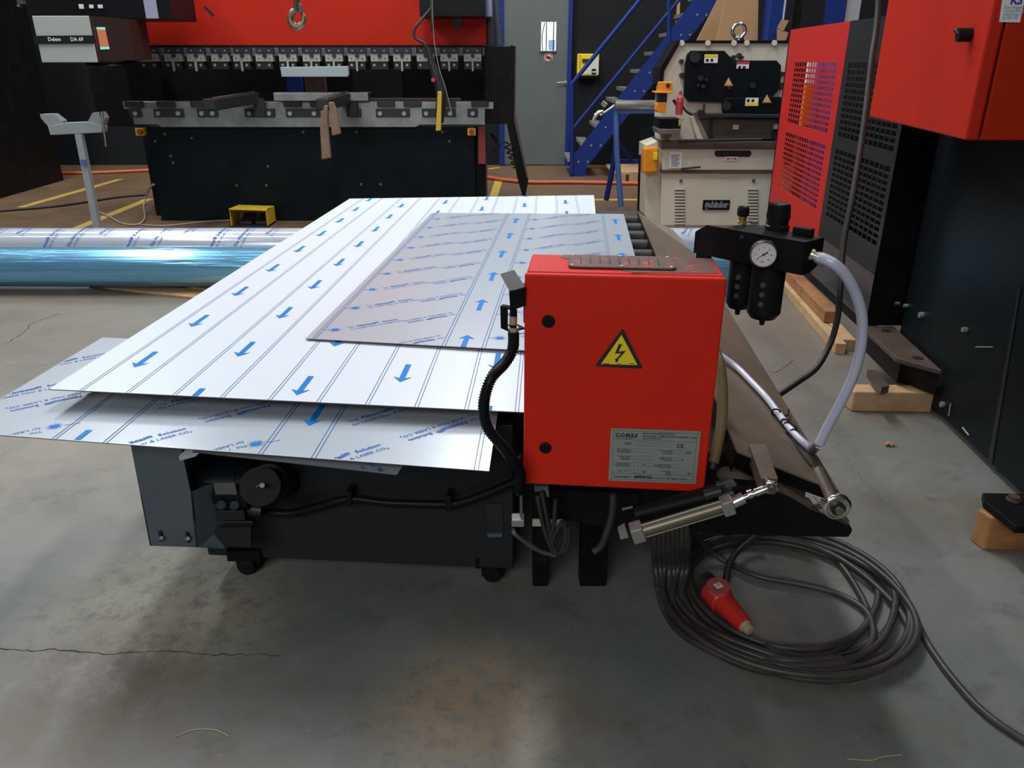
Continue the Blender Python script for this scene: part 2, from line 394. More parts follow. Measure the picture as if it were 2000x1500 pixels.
leansheet([(1325, -10), (1329, -10), (1327, 45), (1320, 45)], 10.6, 'narrow strip of cardboard seen between the blue stair rails')
d = MB(); pbox(d, 1492, -90, 1518, 335, 8.7, .2); struct('trim_1', d, BLUE, bev=.01)
d = MB(); pbox(d, 1518, -90, 1521, 335, 8.69, .02); struct('trim_2', d, mat('pale_blue_edge', (.45, .50, .62), .5))
t = tag(part('torn_cardboard', ppoly(ppoly(MB(), [(1518, 55), (1527, 38), (1541, 40), (1533, 55), (1530, 62)], 8.6, .01), [(1518, 57), (1530, 60), (1540, 64), (1533, 85), (1530, 372), (1516, 372)], 8.6, .01), CARD),
        'torn scrap of cardboard stuck beside the blue column above the cream machine', 'cardboard')
d = MB(); pbox(d, 1549, -90, 1553, 330, 8.2, .05); struct('trim_3', d, BLK)
d = MB(); pbox(d, 1614, -60, 1640, 250, 9.0, .2); struct('trim_4', d, BLUE)
d = MB(); pbox(d, 1641, -60, 1668, 250, 9.05, .2); struct('trim_5', d, mat('pale_panel', (.42, .38, .42), .5))

# ============================================================ PRESS BRAKE (background)
YP = 7.0
br = thing('press_brake', at(615, 428, z=0), 'large press brake with red ram and dark apron standing across the back', 'machine')
d = MB(); pbox(d, 300, 247, 928, 432, YP, .25)
part('apron', d, NAVY, br, bev=.006)
for (x, y) in ((322, 262), (374, 270), (303, 276), (333, 305), (338, 318), (462, 362), (523, 325), (592, 258), (696, 258), (705, 360), (743, 360), (878, 276), (864, 258), (520, 362)):
    part('apron_bolt', pcyl(MB(), x, y, 2.6, YP-.008, .01), GRYM, br)
d = MB(); ppoly(d, [(263, 212), (947, 212), (947, 243), (820, 243), (812, 248), (315, 248), (308, 243), (263, 243), (258, 225)], YP-.08, .08); part('bed_plate', d, STEEL, br)
d = MB(); pbox(d, 240, 199, 964, 213, YP-.06, .16); part('die_rail', d, STEEL, br, bev=.003)
def die_block(x, dark=DKST):
    d = MB(); pbox(d, x-17, 198, x+17, 209, YP-.1, .04); return part('die_clamp', d, dark, br, bev=.002)
for x in (260, 322, 388, 570, 622, 753, 805, 872, 937): die_block(x)
def bolt_plate(x0, x1):
    d = MB(); pbox(d, x0, 212, x1, 229, YP-.1, .02); q = part('bolted_bracket', d, DKST, br, bev=.002)
    e = MB()
    for bx in ([x0+8, x1-11] if x1-x0 > 30 else [(x0+x1)/2]): pcyl(e, bx, 222, 4.2, YP-.115, .016)
    part('hex_bolt', e, ALU, q)
for a in ((252, 275), (300, 358), (385, 425), (478, 536), (558, 624), (680, 705), (734, 800), (824, 890), (913, 933)): bolt_plate(*a)
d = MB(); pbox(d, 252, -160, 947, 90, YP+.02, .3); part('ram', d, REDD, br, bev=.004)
d = MB()
ppoly(d, [(398, 14), (401, 11), (418, 28), (416, 33)], YP+.016, .003); part('ram_mark', d, INK, br)
for q_ in ((893, 44, 10), (257, 52, 9)): part('ram_boss', pcyl(MB(), *q_, YP-.01, .03), RUSTD, br)
# tool clamps along the ram
cx = [291, 338, 382, 429.5, 472, 516, 562, 608, 652, 697, 741, 785, 831, 877, 923]
def clamp(x):
    d = MB(); pbox(d, x-16, 93, x+17, 104, YP-.06, .12, 1); pbox(d, x-17, 105, x+17, 120, YP-.05, .1, 0); pbox(d, x-16, 120, x+17, 135, YP-.03, .08, 2)
    pcyl(d, x, 109, 4, YP-.064, .02, 2, 8); pcyl(d, x-10, 127, 2.6, YP-.04, .02, 0, 8); pcyl(d, x+10, 127, 2.6, YP-.04, .02, 0, 8)
    pcyl(d, x-11, 114, 1.2, YP-.055, .01, 2, 6); pcyl(d, x+11, 114, 1.2, YP-.055, .01, 2, 6)
    pcyl(d, x-9, 99, 1.6, YP-.066, .01, 0, 6); pcyl(d, x+9, 99, 1.6, YP-.066, .01, 0, 6)
    if int(x) % 3: pbox(d, x-1.5, 120, x+2, 139, YP-.07, .02, 0)
    return part('tool_clamp', d, [CLP, DKST, DKST], br)
for x in cx: clamp(x)
d = MB()
for i in range(len(cx)-1):
    xm = (cx[i]+cx[i+1])/2; pbox(d, xm-6, 93, xm+5, 109, YP-.02, .1)
pbox(d, 268, 96, 274, 104, YP-.02, .1); pbox(d, 942, 93, 947, 109, YP-.02, .1)
part('clamp_spacer', d, GRYM, br)
d = MB(); pbox(d, 262, 88, 946, 95, YP+.0, .2); part('ram_rail', d, BLK, br)
# throat back panel and frames
d = MB(); pbox(d, 255, 95, 947, 247, YP+1.1, .05); part('rear_panel', d, BLK, br)
d = MB(); pbox(d, 690, 135, 785, 200, YP+.95, .04)
part('rear_guard', d, GRYD, br)
d = MB(); pbox(d, 560, 150, 590, 188, YP+.9, .05); part('back_gauge_motor', d, BLUE, br)
d = MB(); pbox(d, 596, 150, 634, 188, YP+.8, .1); pbox(d, 560, 186, 720, 190, YP+.8, .06); part('back_gauge', d, RUSTD, br)
d = MB(); pbox(d, 722, 192, 900, 196, YP+.5, .05); part('back_gauge_rail', d, RUST, br)
d = MB(); pbox(d, 180, 118, 255, 247, YP+.3, .7); pbox(d, 290, 247, 310, 425, YP+.25, .6); part('side_frame', d, BLK, br, bev=.01)
d = MB(); pbox(d, 947, 90, 1003, 242, YP-.05, 1.0); part('side_frame', d, BLK, br, bev=.004)
d = MB(); pbox(d, 908, 247, 948, 425, YP+.05, .5); part('front_column', d, BLK, br)
d = MB(); pbox(d, 934, 245, 948, 320, YP-.02, .06); part('hinge_plate', d, mat('dark_red', (.25, .03, .025), .5), br)
d = MB(); pbox(d, 943, -60, 960, 32, YP-.02, .3); part('ram_end_cap', d, mat('pale_lilac', (.30, .33, .46), .5), br)
d = MB(); d.tube([at(965, -20, Y=YP+.4), at(975, 88, Y=YP+.4)], .03, 0, 8); d.tube([at(955, -20, Y=YP+.3), at(955, 88, Y=YP+.3)], .04, 0, 8); part('side_strut', d, GRYM, br)
for x in (272, 921):
    e = MB(); pbox(e, x-8, 250, x+8, 265, YP-.06, .06); q = part('stop_box', e, YEL, br, bev=.004)
    e = MB(); pcyl(e, x, 258, 5, YP-.09, .03); part('stop_button', e, mat('button_red', (.5, .02, .01), .4), q)
# boxes up on the ram
d = MB(); pbox(d, 60, -60, 328, 37, 6.3, .5); cb = part('valve_cabinet', d, BLKP, br, bev=.006)
d = MB(); pbox(d, 281, -20, 305, 36, 6.29, .01); part('pale_strip', d, mat('lilac_strip', (.33, .32, .42), .5), cb)
d = MB(); pbox(d, 154, 8, 163, 17, 6.29, .006); pbox(d, 174, 9, 182, 16, 6.29, .006); pbox(d, 191, 9, 200, 16, 6.29, .006); part('icon_key', d, WHITE, cb)
d = MB(); pbox(d, 818, -60, 946, 32, 6.6, .4); part('upper_cabinet', d, BLKP, br, bev=.005)

# control pendant of the brake
cu = thing('control_unit', at(160, 122, Y=6.1), 'white and black numeric control unit with lit screen hanging left of the red ram', 'control unit')
YU = 6.0
d = MB(); ppoly(d, [(62, 31), (172, 31), (190, 122), (82, 122)], YU, .02, 0); part('front_cover', d, mat('pale_casing', (.42, .43, .40), .4), cu, bev=.004)
d = MB(); ppoly(d, [(64, 70), (181, 69), (183, 85), (68, 86)], YU-.01, .01, 0)
def ulabel(s_, px, sz):
    g = text(s_, sz, 'LEFT', .0008); c = at(px, 80, Y=YU-.012); d.geo(g, lambda x, y: V((c.x+x, YU-.012, c.z+y)), 1)
ulabel('Delem', 94, .034); ulabel('DA 69', 138, .034)
part('name_band', d, [ANTH, WHITE], cu)
d = MB(); a = [at(174, 32, Y=YU+.01), at(190, 121, Y=YU+.01)]; b = [at(250, 38, Y=YU+.22), at(264, 117, Y=YU+.22)]
d.prism([a[0], b[0], b[1], a[1]], (.05, .18, 0)); d.box((at(80, 60, Y=YU).x, YU+.02, at(1000, 118, Y=YU).z), (at(185, 60, Y=YU).x, YU+.2, at(1000, 34, Y=YU).z))
part('side_panel', d, mat('brown_black', (.03, .012, .010), .4), cu)
def sidept(px, py):
    n = (b[0]-a[0]).cross(a[1]-a[0]).normalized(); h = hit(px, py, a[0], n); return h+(V((0, 0, HC))-h).normalized()*.006
d = MB(); d.poly([sidept(184, 57), sidept(206, 58), sidept(213, 91), sidept(190, 92)], 0)
d.poly([sidept(183, 53), sidept(205, 53), sidept(206, 58), sidept(184, 57)], 1); d.poly([sidept(190, 92), sidept(213, 91), sidept(214, 96), sidept(192, 97)], 1)
part('screen', d, [SCREEN, SCREENG], cu)
d = MB(); d.tube([at(170, 124, Y=6.1), at(215, 130, Y=6.1), at(262, 122, Y=6.3)], .02, 0, 8); part('cable_arm', d, BLKP, cu)

# V tool plate, workpiece
d = MB(); ppoly(d, [(547, 131), (680, 129), (681, 145), (679, 150), (550, 150)], YP-.12, .05)
tag(part('bending_tool', d, mat('pale_tool', (.40, .45, .46), .4, metal=.4), bev=.003), 'pale steel bending tool blade clamped under the middle of the red ram', 'tool')
d = MB(); pbox(d, 534, 183, 719, 197, YP-.14, .03); pbox(d, 534, 181, 719, 183, YP-.14, .2)
tag(part('steel_angle', d, STEEL, bev=.003), 'long bare steel angle lying on top of the press brake bed', 'steel bar')
# support arms
for (x0, x1, y0) in ((402, 510, 196), (622, 690, 196)):
    A = at(x0+10, 216, Y=6.35); B = at(x1-15, 202, Y=YP-.1)
    d = MB(); dirn = (B-A); s_ = V((.055, 0, 0)); d.prism([A-s_, A+s_, B+s_, B-s_], (0, 0, .085)); tt = part('support_arm', d, DKST, br, bev=.006)
    d = MB(); e = A+V((0, -.012, .01)); d.prism([e-s_*.8, e+s_*.8, e+s_*.8+V((0, 0, .06)), e-s_*.8+V((0, 0, .06))], (0, .01, 0)); part('end_cap', d, INK, tt)
    d = MB(); pbox(d, x1-14, 192, x1+6, 228, YP-.13, .03); part('mount', d, DKST, tt)
    d = MB(); d.tube([A+V((.03, 0, .09)), B+V((.02, 0, .09))], .008, 0, 6); part('guide_rod', d, SHINY, tt)
for (pts, lab) in (([(633, 206), (640, 206), (640, 240), (646, 309), (628, 312), (624, 240)], 'longer wooden club hanging on the brake bed, its foot lower than the other'),
                   ([(641, 200), (650, 199), (657, 215), (665, 262), (648, 266), (643, 215)], 'shorter wooden club hanging on the brake bed, beside the longer one')):
    d = MB(); ppoly(d, pts, 6.28, .045); tag(part('wooden_club', d, WOODB, bev=.008), lab, 'club', 'wooden clubs on the press brake')

# leaning black channel at right end of brake
d = MB(); ppoly(d, [(997, 88), (1007, 90), (1005, 235), (1032, 352), (1026, 385), (1021, 385), (1011, 350), (990, 243)], 6.6, .06)
ppoly(d, [(1006, 90), (1008, 90), (1007, 222), (1031, 345), (1029, 350), (1004, 236)], 6.58, .02, 1)
tag(part('steel_channel', d, [BLK, RUSTD], bev=.004), 'bent black steel channel leaning on the right end of the press brake', 'steel channel')
d = MB()
d.tube([at(958, 260, Y=7.4), at(975, 285, Y=7.4), at(960, 298, Y=7.4)], .012, 0, 8)
d.tube([at(960, 298, Y=7.4)]+[at(988+k*2+(6 if k % 2 else -6), 278+k*5, Y=7.5) for k in range(11)], .009, 0, 6)
tag(part('cable_bundle', d, RUB), 'black cable bundle hanging between the press brake and the grey door', 'cable')
# pedal
pf = thing('foot_pedal', at(492, 440, z=0), 'yellow hooded foot pedal on the floor before the press brake', 'pedal')
yF = at(490, 442, z=0).y
d = MB(); A = at(457, 410, Y=yF); 
xa, xb = at(459, 440, z=0).x, at(530, 440, z=0).x
d.prism([(xa, yF-.05, 0), (xa, yF+.2, 0), (xa, yF+.2, .13), (xa, yF, .16), (xa, yF-.05, .15)], (.008, 0, 0)); d.prism([(xb-.008, yF-.05, 0), (xb-.008, yF+.2, 0), (xb-.008, yF+.2, .13), (xb-.008, yF, .16), (xb-.008, yF-.05, .13)], (.008, 0, 0))
d.prism([(xa, yF-.06, .15), (xb, yF-.06, .14), (xb, yF+.2, .13), (xa, yF+.2, .14)], (0, 0, .012)); d.box((xa, yF+.19, 0), (xb, yF+.2, .14))
part('hood', d, YEL, pf, bev=.004)
for k in (0, 1):
    part('treadle', MB().prism([(xa+.06+.14*k, yF-.02, .02), (xa+.17+.14*k, yF-.02, .02), (xa+.17+.14*k, yF+.14, .07), (xa+.06+.14*k, yF+.14, .07)], (0, 0, .02)), DKST, pf, bev=.004)
part('base_plate', MB().box((xa, yF-.05, 0), (xb, yF+.2, .015)), DKST, pf)
# cables at back-left floor
def cab(pts, r, m, lab, name='floor_cable', cat='cable', n=8, z=None):
    z = r if z is None else z
    d = MB(); d.tube([at(*p, z=z) if len(p) == 2 else at(p[0], p[1], z=p[2]) for p in pts], r, 0, n); return tag(part(name, d, m), lab, cat)
cab([(-30, 414), (60, 407), (130, 400), (230, 385), (275, 381), (287, 380)], .012, RUB, 'black cable running across the brown floor at left')
cab([(300, 360, .35), (290, 372, .15), (281, 400), (283, 425), (270, 438), (240, 437), (215, 424), (193, 414)], .009, mat('beige_cable', (.30, .25, .19), .5), 'beige cable curling down beside the left end of the press brake')
cab([(268, 438), (320, 441), (400, 433), (456, 430)], .007, mat('beige_cable2', (.28, .24, .19), .5), 'thin cable running along the floor to the yellow foot pedal')
cab([(110, 338), (190, 337), (300, 332)], .02, ORHOSE, 'dark orange hose along the floor by the left wall', 'air_hose', 'hose')
cab([(950, 346), (990, 352), (1040, 356), (1110, 356), (1180, 357), (1268, 359)], .022, ORHOSE, 'orange hose lying along the floor in front of the grey door', 'air_hose', 'hose')

# black machine at far left
t = thing('black_cabinet', (-5.6, 9, 0), 'tall black machine cabinet at the left edge of the picture', 'machine')
nL = V((1, .0, 0)); A = at(0, 388, z=0); B = at(125, 352, z=0)
d = MB(); d.prism([A+(A-B)*1.5, B, B+V((-3, .3, 0)), A+(A-B)*1.5+V((-3, 0, 0))], (0, 0, 3.2)); part('body', d, BLK, t, bev=.01)
d = MB(); pbox(d, 33, 0, 45, 8, 8.6, .05, 0); pbox(d, 33, 9, 38, 13, 8.6, .05, 1); part('lamp', d, [RUSTD, mat('green_spot', (.02, .25, .08), .5)], t)

# support stand at left
st = thing('support_stand', at(195, 470, z=0), 'grey T-shaped support stand with side handle, behind the white tube at left', 'stand')
YT = at(195, 470, z=0).y
yT = YT
d = MB(); d.tube([at(155, 262, Y=yT), at(196, 470, Y=yT)], .034, 0, 4, smooth=False, shade=False); part('post', d, mat('stand_grey', (.3, .32, .31)), st)
d = MB(); b0 = at(196, 470, Y=yT); d.box((b0.x-.25, yT-.03, 0), (b0.x+.25, yT+.03, .04)); d.box((b0.x-.03, yT-.25, 0), (b0.x+.03, yT+.25, .04)); part('foot', d, GRYM, st)
d = MB(); ppoly(d, [(93, 247), (125, 240), (175, 238), (200, 246), (199, 259), (98, 264)], yT, .09); part('top_channel', d, mat('stand_grey', (.30, .32, .31), .45, metal=.3), st, bev=.004)
for pts in ([(77, 223), (104, 222), (122, 236), (124, 247), (95, 249), (80, 232)], [(172, 236), (180, 220), (198, 218), (206, 230), (200, 246), (176, 245)]):
    d = MB(); ppoly(d, pts, yT+.01, .07); part('side_fork', d, mat('stand_grey', (.3, .32, .31)), st, bev=.004)
d = MB(); d.tube([at(198, 218, Y=yT-.02), at(207, 286, Y=yT-.02)], .008, 0, 8); d.cyl(at(198, 219, Y=yT-.02), at(199, 229, Y=yT-.02), .014); part('clamp_handle', d, SHINY, st)
d = MB(); pbox(d, 158, 312, 168, 323, yT-.04, .01); part('blue_label', d, mat('sticker_blue', (.08, .10, .45), .5), st)

# ============================================================ crane hook, pendant
hk = thing('crane_hook', at(580, 54, Y=4.6), 'steel crane hook with brown shank hanging before the red ram', 'hook')
YH = 4.6
d = MB(); d.tube([at(583, 18, Y=YH), at(573, 22, Y=YH), at(567, 34, Y=YH), at(571, 48, Y=YH), at(581, 53, Y=YH), at(591, 46, Y=YH), at(593, 33, Y=YH), at(589, 24, Y=YH)], [.012, .016, .018, .02, .02, .017, .013, .006], 0, 12); part('hook_body', d, mat('worn_hook', (.22, .17, .11), .35, metal=.6), hk)
d = MB(); d.cyl(at(579, -20, Y=YH), at(579, 22, Y=YH), .016); d.cyl(at(579, -60, Y=YH), at(579, -12, Y=YH), .025); part('shank', d, RUSTD, hk)
d = MB(); d.prism([at(582, 4, Y=YH-.02), at(588, 10, Y=YH-.02), at(590, 24, Y=YH-.02), at(584, 24, Y=YH-.02)], (0, .03, 0)); part('safety_latch', d, GRYM, hk)
d = MB(); d.cyl(at(579, -60, Y=YH), at(579, -60, Y=YH)+V((0, 0, 3)), .012); part('lifting_chain', d, DKST, hk)
pn = thing('crane_pendant', at(860, 258, Y=6.3), 'yellow striped black crane pendant hanging on a twisted cable in front of the brake', 'pendant')
Yq = 6.3
d = MB(); P = [at(x, y, Y=Yq) for x, y in ((842, -10), (842, 14), (826, 36), (810, 56), (811, 74), (828, 84), (835, 100), (843, 125))]; d.tube([P[0]+V((0, 0, 3.0))]+P, .011, 0, 8); part('pendant_cable', d, RUB, pn)
d = MB(); d.tube([at(836, 92, Y=Yq), at(843, 122, Y=Yq), at(853, 150, Y=Yq), at(862, 182, Y=Yq), at(860, 215, Y=Yq), at(859, 240, Y=Yq)], [.016, .028, .038, .042, .038, .028], 0, 12); part('pendant_body', d, DKST, pn)
d = MB(); ppoly(d, [(855, 178), (863, 179), (861, 255), (851, 256)], Yq-.05, .03); part('yellow_front', d, YEL, pn, bev=.004)
d = MB(); pcyl(d, 846, 156, 4, Yq-.045, .04, 0); part('stop_button', d, mat('stop_red', (.6, .04, .03), .4), pn)
d = MB(); d.tube([at(844, 0, Y=Yq-.03), at(848, 80, Y=Yq-.03), at(857, 130, Y=Yq-.06), at(868, 165, Y=Yq-.06), at(876, 195, Y=Yq-.06), at(883, 225, Y=Yq-.06)], .0022, 0, 6); part('white_cord', d, mat('cord_grey', (.35, .35, .35)), pn)

# ============================================================ IRONWORKER
YI = 6.8
iw = thing('ironworker', at(1400, 437, Y=YI), 'cream coloured ironworker machine with dark navy guards and lifting eye', 'machine')
def ib(n, pts, Y, dd, m, **k):
    d = MB(); ppoly(d, pts, Y, dd); return part(n, d, m, iw, **k)
ib('cabinet_base', [(1294, 292), (1524, 292), (1524, 445), (1290, 445)], YI, .6, BEIGE, bev=.006)
ib('side_cheek', [(1262, 285), (1290, 275), (1292, 300), (1290, 445), (1259, 420)], YI+.1, .4, BEIGE)
ib('upper_body', [(1328, 83), (1540, 82), (1532, 285), (1290, 283), (1290, 215), (1297, 140)], YI+.12, .3, BEIGE, bev=.004)
ib('top_edge', [(1326, 79), (1541, 79), (1541, 84), (1326, 84)], YI+.1, .35, BLK)
ib('bevel_edge', [(1322, 82), (1329, 80), (1297, 136), (1293, 163), (1288, 163), (1289, 133)], YI+.08, .35, BLK)
d = MB(); ppoly(d, [(1296, 290), (1523, 290), (1522, 332), (1295, 333)], YI-.005, .01); q = part('drawer_front', d, BEIGE, iw, bev=.003)
d = MB(); ppoly(d, [(1398, 294), (1465, 294), (1468, 300), (1464, 306), (1399, 306), (1395, 300)], YI-.012, .01); part('grip_slot', d, INK, q)
d = MB(); pbox(d, 1417, 306, 1441, 314, YI-.012, .004, 0); ppoly(d, [(1418, 310), (1423, 307.5), (1423, 309.2), (1435, 309.2), (1435, 307.5), (1440, 310), (1435, 313), (1435, 311), (1423, 311), (1423, 313)], YI-.014, .003, 1); part('arrow_label', d, [WHITE, mat('label_red', (.55, .03, .08), .5)], q)
d = MB(); pbox(d, 1308, 296, 1332, 328, YI-.012, .004, 0)
for k in range(9): pbox(d, 1311, 302+k*2.7, 1328-(k % 3)*2, 303+k*2.7, YI-.014, .002, 1)
part('instruction_label', d, [WHITE, GRYM], q)
ib('tray', [(1292, 277), (1525, 277), (1525, 290), (1292, 290)], YI-.05, .5, RUSTD, bev=.003)
ib('shelf_lip', [(1293, 332), (1524, 332), (1524, 338), (1293, 338)], YI-.03, .1, RUSTD)
for x0 in (1318, 1461):
    d = MB()
    for k in range(13): ppoly(d, [(x0, 368+k*6.1), (x0+20, 368+k*6.1), (x0+20, 372+k*6.1), (x0, 372+k*6.1)], YI-.014, .02)
    part('louvre', d, mat('cream_light', (.52, .49, .40), .45), iw, bev=.003)
    d = MB()
    for k in range(13): ppoly(d, [(x0, 372.2+k*6.1), (x0+20, 372.2+k*6.1), (x0+20, 373.4+k*6.1), (x0, 373.4+k*6.1)], YI-.004, .006)
    part('louvre_gap', d, DKST, iw)
for x in (1330, 1472):
    d = MB(); pcyl(d, x, 353, 3.5, YI-.012, .014, 0); pcyl(d, x, 353, 1.6, YI-.015, .005, 1); part('door_lock', d, [ALU, INK], iw)
d = MB(); pbox(d, 1373, 391, 1425, 410, YI-.012, .012, 0)
c = at(1399, 405, Y=YI-.016); d.geo(text('şahinler', .068, 'CENTER', .0035), lambda x, y: V((c.x+x*.9, YI-.014, c.z+y)), 1)
d.geo(text('şahinler', .068, 'CENTER', 0), lambda x, y: V((c.x+x*.9, YI-.016, c.z+y)), 2)
part('brand_plate', d, [NAVY, mat('plate_silver', (.5, .5, .5), .4), NAVY], iw)
ib('punch_guard', [(1343, 106), (1350, 99), (1415, 99), (1433, 118), (1517, 118), (1526, 128), (1524, 168), (1508, 190), (1470, 192), (1420, 200), (1345, 198), (1336, 188), (1339, 125)], YI+.06, .05, NAVY, bev=.006)
ib('shear_guard', [(1418, 192), (1526, 189), (1529, 222), (1413, 223), (1411, 205)], YI+.03, .05, NAVY, bev=.006)
def lab(px0, py0, px1, py1, top, Y=YI+.055):
    d = MB(); pbox(d, px0, py0, px1, py1, Y, .004, 0); pbox(d, px0, py0, px1, py0+5 if top else py1, Y-.002, .003, 1) if top else pbox(d, px0, py1-6, px1, py1, Y-.002, .003, 1)
    for k in range(2): pbox(d, px0+3+k*9, py0+9 if top else py0+3, px0+8+k*9, py0+14 if top else py0+8, Y-.003, .003, 2)
    return d
part('yellow_label', lab(1376, 106, 1402, 123, True), [WHITE, YELS, ANTH], iw)
part('red_label', lab(1439, 120, 1463, 134, True), [WHITE, mat('label_red', (.55, .03, .05), .5), ANTH], iw)
part('small_label', lab(1456, 191, 1481, 207, False, YI+.02), [WHITE, YELS, ANTH], iw)
for (x, y, Y) in ((1423, 160, YI+.05), (1498, 193, YI+.02)):
    d = MB(); ppoly(d, [(x, y-9), (x+9, y+8), (x-9, y+8)], Y, .004, 0); ppoly(d, [(x, y-6), (x+6, y+6), (x-6, y+6)], Y-.002, .003, 1); part('triangle_sign', d, [mat('sign_orange', (.6, .22, .08), .5), mat('sign_pale', (.6, .42, .22), .5)], iw)
for (x, y, r) in ((1358, 112, 10), (1369, 153, 5), (1380, 156, 3), (1364, 167, 2.5), (1374, 169, 4), (1471, 168, 5), (1420, 207, 8), (1425, 172, 3)): part('guard_knob', pcyl(MB(), x, y, r, YI+.02, .03, 0), INK, iw)
for (x, y, r) in ((1333, 147, 4.5), (1332, 120, 4), (1529, 145, 4.5), (1528, 168, 6), (1445, 108, 4), (1450, 112, 3), (1434, 112, 4)): part('hex_bolt', pcyl(MB(), x, y, r, YI+.06, .08), DKST, iw)
for x in (1332, 1383, 1434, 1459, 1513): part('edge_boss', pcyl(MB(), x, 84, 5.2, YI+.09, .04), BEIGE, iw)
# lower working area
ib('work_slide', [(1362, 222), (1531, 224), (1531, 231), (1362, 229)], YI-.05, .15, DKST, bev=.004)
ib('shear_bed', [(1368, 231), (1525, 231), (1522, 272), (1388, 272)], YI+.04, .08, mat('brown_steel_dark', (.075, .065, .05), .5), bev=.004)
for q_ in ((1432, 244, 1443, 253), (1512, 243, 1523, 252)): part('cream_pad', pbox(MB(), *q_, YI+.02, .03), BEIGE, iw)
d = MB(); d.tube([at(1389, 228, Y=YI+.02), at(1387, 270, Y=YI+.02)], .012, 0, 8); d.tube([at(1375, 202, Y=YI+.06), at(1374, 226, Y=YI+.06)], .008, 0, 8); d.tube([at(1325, 275, Y=YI-.08), at(1488, 272, Y=YI-.08)], .012, 0, 8); part('steel_rod', d, DKST, iw)
for q_ in ((1515, 262, 7, YI), (1370, 222, 7, YI-.06), (1389, 265, 4, YI-.02)): part('clamp_wheel', pcyl(MB(), *q_, .06), INK, iw)
ib('notch_table', [(1288, 232), (1330, 232), (1330, 254), (1288, 254)], YI-.12, .3, BLK, bev=.005)
ib('notch_block', [(1286, 252), (1330, 252), (1328, 262), (1287, 262)], YI-.14, .3, STEEL, bev=.004)
ib('gusset', [(1348, 228), (1355, 228), (1374, 272), (1362, 272)], YI+.02, .05, BEIGE)
d = MB(); ppoly(d, [(1325, 233), (1337, 232), (1326, 247)], YI-.13, .005); part('triangle_decal', d, mat('sign_pale', (.6, .42, .22)), iw)
d = MB(); pbox(d, 1289, 160, 1313, 181, YI-.18, .12, 0); ppoly(d, [(1281, 179), (1314, 179), (1314, 182), (1281, 182)], YI-.22, .2, 0); pbox(d, 1284, 200, 1301, 220, YI-.18, .12, 0); pbox(d, 1282, 203, 1287, 216, YI-.18, .1, 0)
q = part('punch_head', d, ORG, iw, bev=.006)
d = MB(); pbox(d, 1285, 183, 1303, 200, YI-.15, .1, 0); pcyl(d, 1305, 167, 4, YI-.19, .02, 0); part('punch_ram', d, INK, q)
d = MB(); d.lathe(at(1326, 224, Y=YI-.14), (0, 0, 1), [(0, .028), (.1, .032), (.13, .026), (.15, .012), (.18, .012)], 0, 14); tag(part('oil_can', d, mat('oil_can_red', (.42, .05, .05), .4)), 'small red oil bottle standing on the cream machine beside the orange punch head', 'bottle')
d = MB(); d.tube([at(1333, 206, Y=YI-.1), at(1341, 218, Y=YI-.12), at(1352, 224, Y=YI-.1)], .010, 0, 8); d.tube([at(1315, 195, Y=YI-.1), at(1325, 210, Y=YI-.1)], .012, 0, 8); part('adjust_lever', d, DKST, iw)
d = MB(); d.torus(at(1443, 60, Y=YI+.25), (0, 1, 0), .053, .014, 0, N=28, n=10); d.lathe(at(1443, 79, Y=YI+.25), (0, 0, 1), [(0, .04), (.02, .04), (.035, .025)], 0, 16); part('lifting_eye', d, SHINY, iw)
d = MB(); d.prism([at(1258, 288, Y=YI-.05), at(1288, 288, Y=YI-.05), at(1285, 338, Y=YI-.05), at(1255, 340, Y=YI-.05)], (0, .12, 0), 0); q = part('pedal_guard', d, ORG, iw, bev=.02)
d = MB(); pbox(d, 1277, 298, 1284, 312, YI-.08, .03); part('yellow_tag', d, YELS, q)
d = MB(); d.tube([at(1250, 302, Y=YI), at(1249, 330, Y=YI), at(1246, 425, Y=YI)], .010, 0, 8); part('power_lead', d, BLKP, iw)
d = MB(); d.tube([at(1330, 330, Y=YI-.04), at(1368, 326, Y=YI-.04)], .008, 0, 6); tag(part('steel_offcut', d, DKST), 'thin dark steel offcut lying on the ledge under the cream drawer', 'scrap')

# roller stand
rs = thing('roller_stand', at(1210, 405, z=0), 'blue roller stand with grey steel roller, left of the cream machine', 'roller stand')
Yr = 7.3
d = MB(); d.cyl(at(1201, 205, Y=Yr), at(1282, 205, Y=Yr), .042); part('roller', d, STEEL, rs)
d = MB(); pbox(d, 1200, 212, 1285, 222, Yr+.01, .05); part('cross_beam', d, BLUEL, rs)
for pts in (((1205, 215), (1201, 300), (1184, 390)), ((1203, 215), (1205, 300), (1213, 404))):
    d = MB(); d.tube([at(x, y, Y=Yr+.03 if k == 0 else (Yr+.03+(.25 if pts[2][0] < 1200 else -.02)*k/2)) for k, (x, y) in enumerate(pts)], .026, 0, 8); part('leg', d, BLUEL if pts[2][0] > 1200 else BLUE, rs)
d = MB(); d.tube([at(1208, 280, Y=Yr+.05), at(1232, 312, Y=Yr+.2)], .018, 0, 6); pbox(d, 1210, 312, 1258, 320, Yr+.2, .04); part('brace', d, BLUE, rs)
d = MB(); d.tube([at(1158, 235, Y=Yr), at(1166, 222, Y=Yr), at(1178, 218, Y=Yr)], .02, 0, 8); d.tube([at(1176, 200, Y=Yr), at(1184, 206, Y=Yr)], .025, 0, 8); d.tube([at(1198, 196, Y=Yr), at(1216, 197, Y=Yr)], .014, 0, 8); d.tube([at(1172, 225, Y=Yr), at(1200, 206, Y=Yr)], .012, 0, 8)
part('clamp_hardware', d, SHINY, rs)

